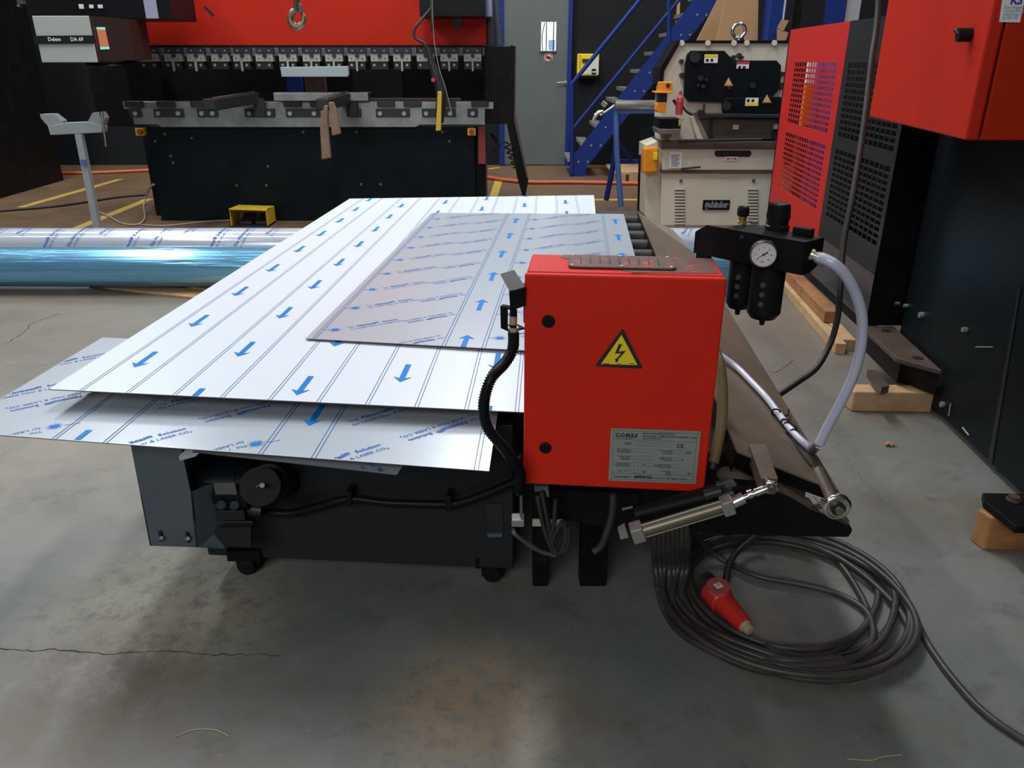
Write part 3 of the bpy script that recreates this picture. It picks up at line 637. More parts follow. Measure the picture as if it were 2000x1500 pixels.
# ============================================================ TUBES ON THE FLOOR
def tube_obj(y, r, z, x0, x1, m, mats, lab, prnt=None):
    d = MB(); N = 40
    pts = [V((x0+(x1-x0)*i/N, y, z)) for i in range(N+1)]
    rr = [r*(1+.006*math.sin(i*1.7)+.004*math.sin(i*.6+1)) for i in range(N+1)]
    d.tube(pts, rr, 0, 48, smooth=False)
    if prnt: prnt(d)
    return tag(part('wrapped_tube', d, mats), lab, 'tube', 'film wrapped steel tubes on the floor')
def wrap_text(d):
    y, r, z = 5.30, .1215, .15
    g1 = text('The Novacel® Solution', .030, 'CENTER', .0006); g2 = text('for LASER Fiber & LASER CO₂', .022, 'CENTER')
    for k in range(13):
        for j, th in enumerate((20, 62, 104)):
            x0 = -5.9+k*.56+j*.21
            a = math.radians(th); ca, sa = math.cos(math.radians(62)), math.sin(math.radians(62))
            for g, off in ((g1, .018), (g2, -.014)):
                def fn(px_, py_):
                    py_ += off; s_ = px_*ca-py_*sa; t_ = px_*sa+py_*ca
                    an = a+t_/r; return V((x0+s_, y-(r+.0016)*math.cos(an), z+(r+.0016)*math.sin(an)))
                d.geo(g, fn, 1)
tube_obj(5.30, .12, .15, -6.5, 1.42, 0, [TUBEW, TXTP], 'long tube wrapped in white printed film, lying behind the blue one', wrap_text)
tube_obj(4.70, .12, .15, -6.5, 1.40, 0, [BLUEF, TXTP], 'long tube wrapped in shiny blue film, lying in front of the white one')
def plank(a, b, wd, h, z, lab, m=WOOD, name='wood_plank', grp=None):
    a = V(a); b = V(b); t_ = (b-a).normalized(); s_ = V((-t_.y, t_.x, 0))*wd/2
    d = MB(); d.prism([a-s_, a+s_, b+s_, b-s_], (0, 0, h)); d.v = [(x, y, zz+z) for x, y, zz in d.v]
    return tag(part(name, d, m, bev=.003), lab, 'plank', grp)
plank((-2.55, 5.6, 0), (-1.75, 4.33, 0), .11, .028, 0, 'pine plank under the wrapped tubes at left, lower and nearer one', grp='planks under the tubes')
plank((-2.9, 5.9, 0), (-2.66, 5.42, 0), .11, .028, 0, 'pine plank end hidden behind the white tube', grp='planks under the tubes') if False else None
pA = at(180, 563, z=0); pB = at(383, 586, z=0)
o_ = plank((pA.x, pA.y+.10, 0), (pB.x+.35, pB.y-.03, 0), .17, .016, 0, 'long pine board sticking out under the blue tube beside the big white sheet')
plank((pA.x+.3, pA.y+.15, 0), (pB.x+.4, pB.y+.02, 0), .10, .0135, .016, 'upper pine board on the longer board under the blue tube')
bpy.data.objects.remove([o for o in bpy.data.objects if o.name.startswith('wood_plank')][0])
# planks at right
a0 = at(1530, 556, z=0); a1 = at(1640, 692, z=0)
plank((a0.x-.02, a0.y, 0), (a1.x, a1.y, 0), .05, .055, 0, 'outer pine batten on the floor right of the brown guard plate')
plank((a0.x+.05, a0.y, 0), (a1.x+.06, a1.y+.05, 0), .06, .058, 0, 'inner pine batten with dark stained end, beside the outer batten')
b0 = at(1520, 530, z=.06); b1 = at(1622, 630, z=.06)
plank((b0.x+.03, b0.y, 0), (b1.x, b1.y, 0), .07, .06, .06, 'square timber lying on top of the two pine battens', WOODO)

# ============================================================ FEED TABLE MACHINE
TF = frame((0, 0, 0), YW)
def L(x, y):          # world xy -> table-local
    p = TF.inverted() @ V((x, y, 0)); return p.x, p.y
mc = thing('sheet_feed_table', (-.2, 2.6, 0), 'dark wheeled sheet feed table with side motor and brown guard, under the sheets', 'machine')
zt = .515
# front panel
fl = at(500, 1072, Y=1.80); fr = at(1005, 1085, Y=1.76)
d = MB(); x0, y0 = L(fl.x, 1.80); x1, y1 = L(fr.x, 1.80); ym = y0
d = MB(TF); d.box((x0-.14, ym, .055), (x1, ym+.02, zt-.03)); part('front_panel', d, GRYD, mc, bev=.004)
d = MB(TF); d.box((x0-.14, ym+.02, .055), (x0-.12, 4.3, zt-.03)); part('side_wall', d, GRYD, mc)
d = MB(TF); d.box((x1-.02, ym+.02, .055), (x1, 4.3, zt-.03)); part('side_wall', d, GRYD, mc)
d = MB(TF); d.box((x0-.2, ym+.05, zt-.06), (.36, 4.4, zt-.02)); part('bed_frame', d, BLK, mc)
# cut-out and small plates in front panel
def onpanel(px, py, off=.006):
    P = TF @ V((0, ym, 0)); n = TF.to_3x3() @ V((0, 1, 0)); return hit(px, py, P-n*off, n)
def ppp(pts, off, th, m=0, d=None):
    d = d or MB(); n = TF.to_3x3() @ V((0, 1, 0)); d.prism([onpanel(x, y, off) for x, y in pts], n*th, m); return d
part('panel_opening', ppp([(949, 984), (981, 984), (983, 1042), (951, 1042)], .004, .003), INK, mc)
part('opening_lip', ppp([(952, 1043), (981, 1043), (981, 1049), (952, 1049)], .01, .008), GRYM, mc)
# hose across panel
d = MB(); d.corr([onpanel(x, y, .03) for x, y in ((505, 998), (560, 1003), (610, 993), (680, 975), (760, 982), (870, 985), (905, 980), (955, 962), (1012, 938))], .012, 0, .007); part('corrugated_conduit', d, BLKP, mc)
for x, y in ((681, 976), (876, 985)): part('conduit_clip', ppp([(x-5, y-16), (x+5, y-16), (x+5, y+15), (x-5, y+15)], .044, .04), BLKP, mc)
# left light grey folded cover
YC = 1.66
A = at(253, 862, Y=YC); 
lp = [at(x, y, Y=YC) for x, y in ((253, 858), (352, 866), (372, 960), (383, 1069), (293, 1066))]
d = MB(); d.prism(lp, (0, .004, 0)); d.prism([at(372, 960, Y=YC), at(383, 1069, Y=YC), at(383, 1069, Y=YC)+V((.08, .08, 0)), at(372, 960, Y=YC)+V((.08, .08, 0))], (.004, .004, 0)) 
q = part('side_cover', d, GRYM, mc)
d = MB(); q0 = lp[0]; d.prism([q0, lp[4], lp[4]+V((.1, 1.2, 0)), q0+V((.1, 1.2, 0))], (.003, 0, 0)); part('side_cover', d, GRYM, mc)
d = MB()
for x, y in ((313, 1047), (366, 1049)):
    d.tube([at(x-1, y-9, Y=YC-.003), at(x+2, y+9, Y=YC-.003)], .0045, 0, 8)
part('slot_bolt', d, INK, q)
d = MB()
for x, y in ((315, 1051), (367, 1052)): d.cyl(at(x, y, Y=YC-.012), at(x, y, Y=YC), .005)
part('slot_screw', d, ALU, q)
# bottom angle of the cover and motor bracket
d = MB(); d.prism([at(383, 1069, Y=YC), at(440, 1072, Y=YC+.03), at(430, 1035, Y=YC+.06), at(395, 1020, Y=YC+.03)], (0, .004, 0)); part('base_bracket', d, GRYM, mc)
# motor + gearbox
m0 = at(395, 940, Y=1.74); 
d = MB(); d.lathe(at(385, 945, Y=1.76), (1, -.05, 0), [(0, .05), (.005, .062), (.12, .062), (.125, .066), (.15, .066), (.155, .04)], 0, 28)
for k in range(12):
    a = PI*2*k/12; c_ = at(385, 945, Y=1.76); off = V((0, math.cos(a)*.063, math.sin(a)*.063)); d.box(tuple(c_+off+V((.005, -.002, -.002))), tuple(c_+off+V((.12, .002, .002))))
mo = part('drive_motor', d, NAVY, mc)
d = MB(); d.cyl(at(508, 950, Y=1.68), at(508, 950, Y=1.62), .047, 0, 32); d.cyl(at(548, 935, Y=1.80), at(525, 945, Y=1.70), .055, 0, 28, r2=.05); part('gearbox', d, GRYD, mc)
d = MB(); d.cyl(at(512, 948, Y=1.618), at(512, 948, Y=1.60), .006); d.cyl(at(508, 948, Y=1.618), at(500, 950, Y=1.612), .002); part('shaft_end', d, ALU, mc)
d = MB(); pbox(d, 419, 943, 461, 966, 1.68, .004); part('rating_plate', d, mat('dull_plate', (.10, .095, .085), .5), mo)
d = MB(); pbox(d, 415, 977, 475, 997, 1.70, .06, 0); pbox(d, 420, 998, 478, 1017, 1.69, .06, 0); d.cyl(at(432, 986, Y=1.70), at(432, 986, Y=1.68), .011, 1); d.cyl(at(458, 987, Y=1.70), at(458, 987, Y=1.68), .011, 1); pbox(d, 425, 1018, 495, 1034, 1.72, .02, 1)
d.cyl(at(478, 992, Y=1.72), at(512, 997, Y=1.72), .016, 1)
part('terminal_box', d, [GRYD, INK], mc, bev=.003)
d = MB(); d.prism([at(425, 1030, Y=1.70), at(490, 1030, Y=1.70), at(490, 1068, Y=1.70), at(410, 1068, Y=1.70)], (0, .01, 0)); part('motor_bracket', d, GRYD, mc)
# casters
for (px, py) in ((487, 1098), (962, 1112)):
    Yw = at(px, 1112 if px < 600 else 1126, z=0).y; c_ = at(px, py, Y=Yw); c_.z = .024
    fk = MB(); fk.box((c_.x-.045, Yw-.035, .052), (c_.x+.045, Yw+.06, .085)); fk.box((c_.x-.014, Yw-.012, .085), (c_.x+.014, Yw+.03, .13)); fk.box((c_.x-.03, Yw-.016, .012), (c_.x-.022, Yw+.016, .055)); fk.box((c_.x+.022, Yw-.016, .012), (c_.x+.03, Yw+.016, .055))
    q = part('caster', fk, BLK, mc)
    wm = MB(); wm.lathe((c_.x-.02 if False else c_.x, Yw-.028, .024), (0, 1, 0), [(0, .018), (.002, .024), (.038, .024), (.04, .018)], 0, 22); part('caster_wheel', wm, BLKP, q)
# legs and understructure below the box
d = MB(TF)
for (lx, w_) in ((.06, .10), (.30, .11)):
    pass
for xa_, xb_ in ((1040, 1070), (1132, 1184)):
    p1 = at(xa_, 1146, z=0); p2 = at(xb_, 1146, z=0); part('leg_frame', MB().box((p1.x, p1.y, 0), (p2.x, p1.y+.06, .43)), BLK, mc, bev=.004)
d = MB(TF); d.box((-.02, 1.60, .36), (.47, 1.80, .50)); part('end_frame', d, BLK, mc, bev=.004)
d = MB(TF); d.box((-.06, 1.62, .16), (-.035, 1.70, .50)); part('upright', d, BLK, mc)
d = MB(TF); d.box((-.02, 2.2, 0), (.05, 2.3, zt-.06)); d.box((.4, 3.9, 0), (.47, 4.0, zt-.06)); d.box((-.9, 3.9, 0), (-.83, 4.0, zt-.06)); part('leg_frame', d, BLK, mc)
# pieces of bracket seen at 1010-1050 / 990-1080
d = MB(); ppoly(d, [(1015, 948), (1020, 955), (1021, 1018), (1015, 1018)], 1.50, .01); part('valve_bracket', d, GRYM, mc)
d = MB(); pbox(d, 999, 1016, 1024, 1030, 1.48, .03, 0); part('valve_block', d, ALU, mc, bev=.002)
d = MB(); pbox(d, 1040, 1015, 1060, 1028, 1.50, .004, 0); pbox(d, 1076, 1016, 1098, 1030, 1.50, .004, 0); part('terminal_plate', d, mat('worn_yellow', (.45, .40, .28), .5), mc)
d = MB(); pbox(d, 1044, 950, 1072, 960, 1.50, .01, 0); ppoly(d, [(1064, 952), (1070, 950), (1073, 970), (1068, 971)], 1.49, .006, 0); part('hinge_tab', d, GRYM, mc)
d = MB(); d.tube([at(1003, 1035, Y=1.48), at(1008, 1045, Y=1.47), at(1050, 1074, Y=1.50), at(1085, 1085, Y=1.52)], .005, 0, 8); part('air_line', d, GRYM, mc)
for pts in (((1058, 960), (1070, 1020), (1078, 1060), (1092, 1080), (1104, 1055), (1102, 1020)), ((1050, 970), (1062, 1030), (1082, 1078), (1108, 1070), (1110, 1030)), ((1085, 975), (1082, 1020), (1075, 1050)), ((1098, 1018), (1085, 1040), (1078, 1060))):
    d = MB(); d.tube([at(x, y, Y=1.49) for x, y in pts], .005, 0, 8); part('wire_loop', d, RUB, mc)
d = MB(); d.corr([at(x, y, Y=1.47) for x, y in ((1198, 965), (1195, 1005), (1185, 1040), (1175, 1065), (1160, 1078))], .009, 0, .005); part('braided_line', d, mat('dim_hose', (.035, .03, .027), .5), mc)
# black valve housing under box right
d = MB(); ppoly(d, [(1060, 955), (1250, 965), (1240, 1010), (1215, 1035), (1130, 1020), (1070, 1010)], 1.56, .1); part('valve_housing', d, BLK, mc)
# top rollers at back right
d = MB(TF)
for yv in (4.28, 4.06, 3.86, 3.66, 3.45):
    d = MB(TF); xr = .35; d.cyl((xr-.12, yv, zt), (xr+.022, yv, zt), .034, 0, 18); d.lathe((xr+.022, yv, zt), (1, 0, 0), [(0, .034), (.012, .030), (.02, .018)], 0, 18); part('roller', d, RUB, mc)
d = MB(TF); d.box((.24, 1.8, zt-.09), (.29, 4.4, zt+.0)); part('side_rail', d, RUST, mc)
d = MB(TF); d.box((-.95, 4.38, zt-.02), (.385, 4.50, zt+.02)); part('rear_beam', d, mat('dark_beam', (.035, .033, .032), .45), mc, bev=.006)
# guard plate
gp = [V((.4725, 1.465, .56)), V((.683, 4.27, .56)), at(1315, 449, z=.50), V((.905, 3.84, .44)), V((.7245, 1.5, .44))]
d = MB(); d.prism(gp, (0, 0, -.004)); 
dn = V((0, .01, -.055)); d.prism([gp[0], gp[4], gp[4]+V((-.02, .02, -.03)), gp[0]+V((.0, .02, -.045))], (0, .004, 0), 1)
d.prism([gp[0], gp[1], gp[1]+V((-.005, 0, -.05)), gp[0]+V((-.005, 0, -.05))], (.003, 0, 0), 1)
gd = part('guard_plate', d, [RUST, BLK], mc)
# support tubes below guard end
def sqt(p, q, w_, m, n='square_tube'):
    d = MB(); d.tube([p, q], w_, 0, 4, smooth=False, shade=False); return part(n, d, m, mc)
sqt(at(1476, 878, Y=1.50), at(1500, 946, Y=1.40), .024, RUST)
d = MB(); d.cyl(at(1398, 912, Y=1.60), at(1478, 958, Y=1.50), .022, 0, 18); part('round_tube', d, RUST, mc)
d = MB(); d.cyl(at(1545, 1010, Y=1.62), at(1515, 935, Y=1.80), .022, 0, 18); d.cyl(at(1552, 962, Y=1.6), at(1540, 955, Y=1.64), .026, 0, 18); part('hinge_tube', d, GRYM, mc)
# arm plate
YA = 1.42
ap = [(1350, 1040), (1362, 968), (1440, 950), (1515, 956), (1545, 970), (1582, 992), (1625, 1008), (1660, 1025), (1666, 1037), (1658, 1050), (1500, 1047)]
d = MB(); ppoly(d, ap, YA, .035); part('arm_plate', d, BLK, mc, bev=.003)
d = MB(); ppoly(d, [(1512, 953), (1545, 969), (1582, 991), (1660, 1024), (1658, 1027), (1582, 994), (1545, 972), (1512, 957)], YA, .05); part('arm_edge', d, RUSTD, mc)
# rod ends
c_ = at(1634, 990, Y=YA-.005)
d = MB(); d.torus(c_, (0, 1, 0), .024, .007, 0, N=30, n=10); d.cyl(c_+V((0, -.006, 0)), c_+V((0, .012, 0)), .022, 0, 28); d.prism([at(1601, 998, Y=YA-.01), at(1613, 982, Y=YA-.01), at(1622, 1000, Y=YA-.01), at(1610, 1004, Y=YA-.01)], (0, .02, 0)); q = part('bearing_clamp', d, SHINY, mc)
d = MB(); d.cyl(c_+V((0, -.012, 0)), c_+V((0, .0, 0)), .015, 0, 24); part('bearing_race', d, INK, q)
d = MB(); d.cyl(c_+V((0, -.02, 0)), c_+V((0, -.01, 0)), .010, 0, 6); part('pivot_bolt', d, RUST, q)
d = MB(); d.cyl(c_+V((0, .01, 0)), V((.69, 1.54, .47)), .014, 0, 18); part('pivot_shaft', d, RUST, mc)
d = MB(); ppoly(d, [(1588, 986), (1600, 983), (1606, 992), (1596, 996)], YA-.01, .03); ppoly(d, [(1643, 1015), (1652, 1008), (1660, 1018), (1655, 1025)], YA-.01, .03); part('clamp_nut', d, RUSTD, mc, bev=.002)
# pneumatic cylinder
Yc = 1.37
A = at(1222, 1046, Y=Yc); B = at(1420, 986, Y=Yc); T = (B-A).normalized()
d = MB(); d.cyl(A+T*.02, B, .0145, 0, 24); cyl = part('cylinder_barrel', d, TUBEAL, mc)
def sqblock(c, t, l, h, m, n, par=mc):
    up = V((0, 0, 1)); up = (up-t*up.dot(t)).normalized(); s_ = t.cross(up).normalized()
    d = MB(); d.prism([c-t*l/2-up*h-s_*h, c+t*l/2-up*h-s_*h, c+t*l/2+up*h-s_*h, c-t*l/2+up*h-s_*h], s_*2*h); return part(n, d, m, par, bev=.003)
sqblock(A+T*.025, T, .026, .0175, ALU, 'cylinder_end'); sqblock(B, T, .024, .0175, ALU, 'cylinder_end')
d = MB(); d.cyl(B+T*.01, at(1453, 972, Y=Yc), .013); part('cylinder_nose', d, SHINY, cyl)
d = MB(); d.cyl(at(1453, 972, Y=Yc), at(1500, 953, Y=Yc), .006, 0); d.cyl(at(1460, 967, Y=Yc), at(1469, 964, Y=Yc), .011, 0, 6); d.cyl(at(1474, 963, Y=Yc), at(1492, 956, Y=Yc), .009, 0)
c_ = at(1505, 952, Y=Yc); d.torus(c_, (.2, 1, 0), .011, .005, 0, N=22, n=8); q = part('piston_rod', d, SHINY, mc)
d = MB(); d.cyl(c_+V((0, -.014, 0)), c_+V((0, .05, 0)), .0085, 0); part('rod_pin', d, RUSTD, q)
d = MB()
for s_ in (1, -1):
    off = V((0, -.004, .016*s_)); d.cyl(A+T*.02+off, B+off, .0022, 0, 8)
part('tie_rod', d, ALU, cyl)
d = MB(); d.prism([at(1208, 1040, Y=Yc), at(1222, 1032, Y=Yc), at(1228, 1050, Y=Yc), at(1212, 1054, Y=Yc)], (0, .02, 0)); part('clevis', d, ALU, mc)
A2 = at(1240, 1005, Y=1.42); B2 = at(1410, 962, Y=1.42)
d = MB(); d.cyl(A2, B2, .02, 0, 20); part('rear_cylinder', d, BLK, mc)
d = MB(); d.cyl(at(1375, 968, Y=1.39), at(1408, 958, Y=1.39), .012, 0, 14); d.cyl(at(1398, 948, Y=1.39), at(1414, 944, Y=1.39), .008); d.cyl(at(1415, 968, Y=1.39), at(1432, 962, Y=1.39), .012); part('flow_valve', d, DKST, mc)
d = MB(); d.cyl(at(1215, 995, Y=1.44), at(1393, 952, Y=1.44), .003, 0, 8); part('slim_rod', d, RUST, mc)
# hoses along box
d = MB(); d.tube([at(x, y, Y=Y_) for x, y, Y_ in ((1376, 640, 1.76), (1402, 700, 1.68), (1411, 765, 1.63), (1408, 835, 1.58), (1393, 905, 1.53))], .0125, 0, 12); part('yellowed_hose', d, HOSEY, mc)
d = MB(); d.cyl(at(1393, 903, Y=1.53), at(1390, 915, Y=1.525), .014); part('hose_ferrule', d, INK, mc)

# ============================================================ SHEETS
def mapper(A, B, C_, D_, Wd, Ln):
    def fn(u, v, h=0):
        s, t = u/Wd, v/Ln
        return A*(1-s)*(1-t)+B*s*(1-t)+C_*s*t+D_*(1-s)*t+V((0, 0, h))
    return fn
def arrow(x, y, up=1, l=.12):
    h = l/2; return [(x-.0075, y-h*up), (x+.0075, y-h*up), (x+.0075, y+(h-.026)*up), (x+.024, y+(h-.034)*up), (x, y+h*up), (x-.024, y+(h-.034)*up), (x-.0075, y+(h-.026)*up)]
def clipv(pts, lo, hi):       # clip polygon to v in lo..hi
    for sgn, lim in ((1, lo), (-1, -hi)):
        out = []
        for i in range(len(pts)):
            a, b = pts[i], pts[(i+1) % len(pts)]; da, db = a[1]*sgn-lim, b[1]*sgn-lim
            if da >= 0: out.append(a)
            if da*db < 0: t = da/(da-db); out.append((a[0]+(b[0]-a[0])*t, a[1]+(b[1]-a[1])*t))
        pts = out
        if len(pts) < 3: return None
    return pts
def vstrip(d, fn, u, wd, v0, v1, m, n=12, h=.0008):
    for i in range(n):
        a = v0+(v1-v0)*i/n; b = v0+(v1-v0)*(i+1)/n
        d.poly([fn(u-wd/2, a, h), fn(u+wd/2, a, h), fn(u+wd/2, b, h), fn(u-wd/2, b, h)], m)
def slab(fn, Wd, Ln, th=.0025, n=10):
    d = MB(); vs = []; 
    for k, h in enumerate((0, -th)):
        for j in range(n+1):
            for i in range(n+1): vs.append(fn(Wd*i/n, Ln*j/n, h))
    N1 = (n+1)**2; fs = []; ed = []
    for j in range(n):
        for i in range(n):
            a = j*(n+1)+i; fs.append((a, a+1, a+n+2, a+n+1)); ed.append((a+N1, a+n+1+N1, a+n+2+N1, a+1+N1))
    d.add(vs, fs, 0); k = len(d.v)-len(vs)
    sd = []
    for i in range(n):
        for (p, q_) in ((i, i+1), (n*(n+1)+i+1, n*(n+1)+i), ((i+1)*(n+1), i*(n+1)), (i*(n+1)+n, (i+1)*(n+1)+n)):
            sd.append((p, p+N1, q_+N1, q_))
    for f in ed+sd: d.f.append(list(f)); d.m.append(1); d.s.append(False)
    return d
# big white sheet
FLc = at(95, 760, z=.579); BLc = at(683, 388, z=.545); BRc = at(1160, 381, z=.566)
p_ = at(1022, 805, z=.566); dd = (p_-FLc); FRc = FLc+dd*(1.5/dd.length)
W1, L1 = 1.5, 3.02
top = mapper(FLc, FRc, BRc, BLc, W1, L1)
def topfn(u, v, h=0): return top(u, v, h)
def umax(v): return W1-.125*(1-v/L1)
def topedge(u, v, h=0): return top(u*umax(v)/W1, v, h)
d = slab(topedge, W1, L1)
for k in range(13):
    u = .083+.1185*k
    if u < W1-.01:
        v0_ = 0 if u < 1.36 else .6
        vstrip(d, topfn, u-.004, .0016, v0_, L1, 3); vstrip(d, topfn, u+.004, .0016, v0_, L1, 3)
def uv_top(px, py):
    u, v = .7, 1.0
    P = at(px, py, z=.57)
    for _ in range(30):
        q = top(u, v); P = at(px, py, z=q.z); e_ = P-q; ex_ = (FRc-FLc).normalized(); ey_ = (BLc-FLc).normalized(); u += e_.dot(ex_); v += e_.dot(ey_)
    return u, v
meas = [uv_top(*p) for p in ((284, 702), (480, 682), (594, 753), (790, 729), (971, 706))]
meas += [(meas[-1][0]+.237, meas[-1][1]+.083)]
for u, ph in meas:
    if u > 1.35: break
    for j in range(-2, 10):
        v = (ph % .343)+.343*j; pts = clipv(arrow(u, v, -1), .001, L1-.001)
        if pts: d.poly([topfn(a, b, .0009) for a, b in pts][::-1], 2)
white = tag(part('metal_sheet', d, [FILMW, EDGE, BLUEP, LINEP]), 'largest sheet, white film printed with blue arrows and lines, on the feed table', 'metal sheet', 'protected metal sheets on the feed table')
# generic printed film
G1 = [text('The', .014, 'LEFT', .0001), text('Novacel®', .0185, 'LEFT', .0007), text('Solution', .0165, 'LEFT', .0003)]
G2 = text('for LASER Fiber & LASER CO₂', .0142, 'LEFT', .0001)
def put_text(d, fn, u, v, ang, Wd, Ln, m=2, sc_=1, h=.0009):
    ca, sa = math.cos(ang)*sc_, math.sin(ang)*sc_
    def mk(ox, oy, sh=0):
        def f2(x, y): x = x+ox+y*sh; y = y+oy; return (u+x*ca-y*sa, v+x*sa+y*ca)
        return f2
    for g, f2 in ((G1[0], mk(0, .010)), (G1[1], mk(.031, .010, .15)), (G1[2], mk(.118, .010)), (G2, mk(.0, -.010))):
        P = [f2(x, y) for x, y in g[0]]
        fs = [f for f in g[1] if all(.002 < P[i][0] < Wd-.002 and .002 < P[i][1] < Ln-.002 for i in f)]
        if fs: d.add([fn(a, b, h) for a, b in P], fs, m)
def star(d, fn, u, v, Wd, Ln, m=3):
    if not (.03 < u < Wd-.03 and .03 < v < Ln-.03): return
    d.poly([fn(u+.009*math.cos(a*PI/6), v+.009*math.sin(a*PI/6), .0009) for a in range(12)], m)
    for k in range(16):
        a = 2*PI*k/16+.1; r = .026 if k % 2 else .021; w_ = .0013
        d.poly([fn(u+.006*math.cos(a)-w_*math.sin(a), v+.006*math.sin(a)+w_*math.cos(a), .0009), fn(u+.006*math.cos(a)+w_*math.sin(a), v+.006*math.sin(a)-w_*math.cos(a), .0009), fn(u+r*math.cos(a), v+r*math.sin(a), .0009)], m)
def novacel(d, fn, Wd, Ln, a0, flip, v0=.0, per=.50, ph=.05, aph=.04):
    f = (lambda u, v, h=0: fn(Wd-u, Ln-v, h)) if flip else fn
    k = -2
    while a0+per*k < Wd+.2:
        A_ = a0+per*k; B_ = A_+.115; k += 1
        for u in (A_, B_):
            for o_ in (-.0045, .0045):
                if .002 < u+o_ < Wd-.002: vstrip(d, f, u+o_, .0019, 0, Ln, 4)
        n = int(Ln/.2)+2
        if .03 < A_+.057 < Wd-.03:
            for j in range(-1, int(Ln/.36)+2):
                pts = clipv(arrow(A_+.057, aph+.36*j, 1), .001, Ln-.001)
                if pts: d.poly([f(a, b, .0009) for a, b in pts], 3)
        for j in range(-1, n):
            vv = ph+.222*j
            star(d, f, B_+.038, vv-.012, Wd, Ln)
            if .002 < B_+.04 < Wd-.002: d.tube([f(B_+.004, vv-.02, .001), f(B_+.022, vv-.015, .001)], .0005, 4, 4, smooth=False) if 0 < vv-.02 < Ln else None
            put_text(d, f, B_+.078, vv, math.radians(38), Wd, Ln, sc_=.98)
            put_text(d, f, B_+.365, vv-.02, math.radians(38+180), Wd, Ln, sc_=.98)
MT = [FILMG, EDGE, TXTP, BLUEP, LINEP]
# smaller sheet on top
a_ = at(597, 665, z=.571); b_ = at(843, 418, z=.565); c__ = at(1218, 420, z=.571)
q_ = at(1022, 688, z=.571); e_ = (q_-a_); fr_ = a_+e_*(1.02/e_.length)
f2 = mapper(a_, fr_, c__, b_, 1.02, 2.04)
def f2l(u, v, h=0): return f2(u, v, h)+V((0, 0, .006))
d = slab(f2l, 1.02, 2.04, th=.002); novacel(d, f2l, 1.02, 2.04, .41, False, ph=.10, aph=.04)
tag(part('metal_sheet', d, MT), 'smaller grey film sheet printed with laser text, lying on the white sheet', 'metal sheet', 'protected metal sheets on the feed table')
# lower sheet
rf = at(955, 920, z=.53); rb = at(980, 815, z=.535)
vdir = (rb-rf).normalized(); bl = at(200, 659, z=.525); lf = at(0, 778, z=.53)
ldir = (lf-bl).normalized()
lfc = at(0, 850, z=.53); fdir = (lfc-rf).normalized()
# front-left corner: meet of front edge line and left edge line
den = ldir.x*fdir.y-ldir.y*fdir.x; t_ = ((rf.x-bl.x)*fdir.y-(rf.y-bl.y)*fdir.x)/den; flc = bl+ldir*t_; flc.z = .53
W3 = (rf-flc).length; L3 = (bl-flc).length
brc = V((rf.x+(bl-flc).x, rf.y+(bl-flc).y, .535))
bm_ = mapper(flc, rf, brc, bl, W3, L3)
def f3(u, v, h=0):
    s = u/W3; sag = -.012*(1-s)**2*0
    return bm_(u, v, h+sag)
d = slab(f3, W3, L3, th=.002); 
def uv3(px, py):
    u, v = .5, .1; ex_ = (rf-flc).normalized(); ey_ = (bl-flc).normalized(); c12 = ex_.dot(ey_)
    for _ in range(40):
        q = f3(u, v); e_ = at(px, py, z=q.z)-q; a_1, b_1 = e_.dot(ex_), e_.dot(ey_); dt_ = 1-c12*c12; u += (a_1-c12*b_1)/dt_; v += (b_1-c12*a_1)/dt_
    return u, v
exl = (rf-flc).normalized(); eyl = (bl-flc).normalized(); cxy = exl.dot(eyl); sxy = math.sqrt(1-cxy*cxy)
def sk(u0, v0):        # square print laid on the skewed sheet frame
    def g_(a, b, h=0):
        return f3(u0+a/sxy, v0+b-a*cxy/sxy, h)
    return g_
for px in (105, 205, 508, 612, 930):
    u_, v_ = uv3(px, 850+(px*.073))
    for o_ in (-.0045, .0045): vstrip(d, f3, u_+o_, .0019, 0, L3, 4)
for px, py in ((146, 863), (617, 811)):
    u_, v_ = uv3(px, py); g_ = sk(u_, v_); pts = [(a, b) for a, b in arrow(0, 0, -1)]
    pts = clipv(pts, -v_+.005, L3)
    if pts: d.poly([g_(a, b, .0009) for a, b in pts][::-1], 3)
class Out(Exception): pass
def text3(px, py, ang, sc_=1.12):
    u_, v_ = uv3(px, py); g_ = sk(u_, v_); ca, sa = math.cos(ang)*sc_, math.sin(ang)*sc_
    for g, ox, oy, sh in ((G1[0], 0, .010, 0), (G1[1], .031, .010, .15), (G1[2], .118, .010, 0), (G2, 0, -.010, 0)):
        P = []
        for x, y in g[0]: x = x+ox+y*sh; y = y+oy; P.append((x*ca-y*sa, x*sa+y*ca))
        def ok(p): return .003 < u_+p[0]/sxy < W3-.003 and .003 < v_+p[1]-p[0]*cxy/sxy < L3-.003
        fs = [f for f in g[1] if all(ok(P[i]) for i in f)]
        if fs: d.add([g_(a, b, .0009) for a, b in P], fs, 2)
A38 = math.radians(40)
for px, py in ((308, 797), (188, 888), (686, 829), (588, 925), (60, 722), (-22, 782)): text3(px, py, A38)
for px, py in ((187, 763), (549, 781), (80, 838), (478, 865), (928, 812)): text3(px, py, A38+PI)
for px, py in ((107, 833), (500, 867)):
    u_, v_ = uv3(px, py); g_ = sk(u_, v_)
    star(d, lambda a, b, h=0: g_(a-.5, b-.5, h), .5, .5, 1, 1)
    d.tube([g_(.02, .006, .001), g_(.05, .02, .001)], .0005, 4, 4, smooth=False)

tag(part('metal_sheet', d, MT), 'grey film sheet with printed text sticking out to the front below the white sheet', 'metal sheet', 'protected metal sheets on the feed table')
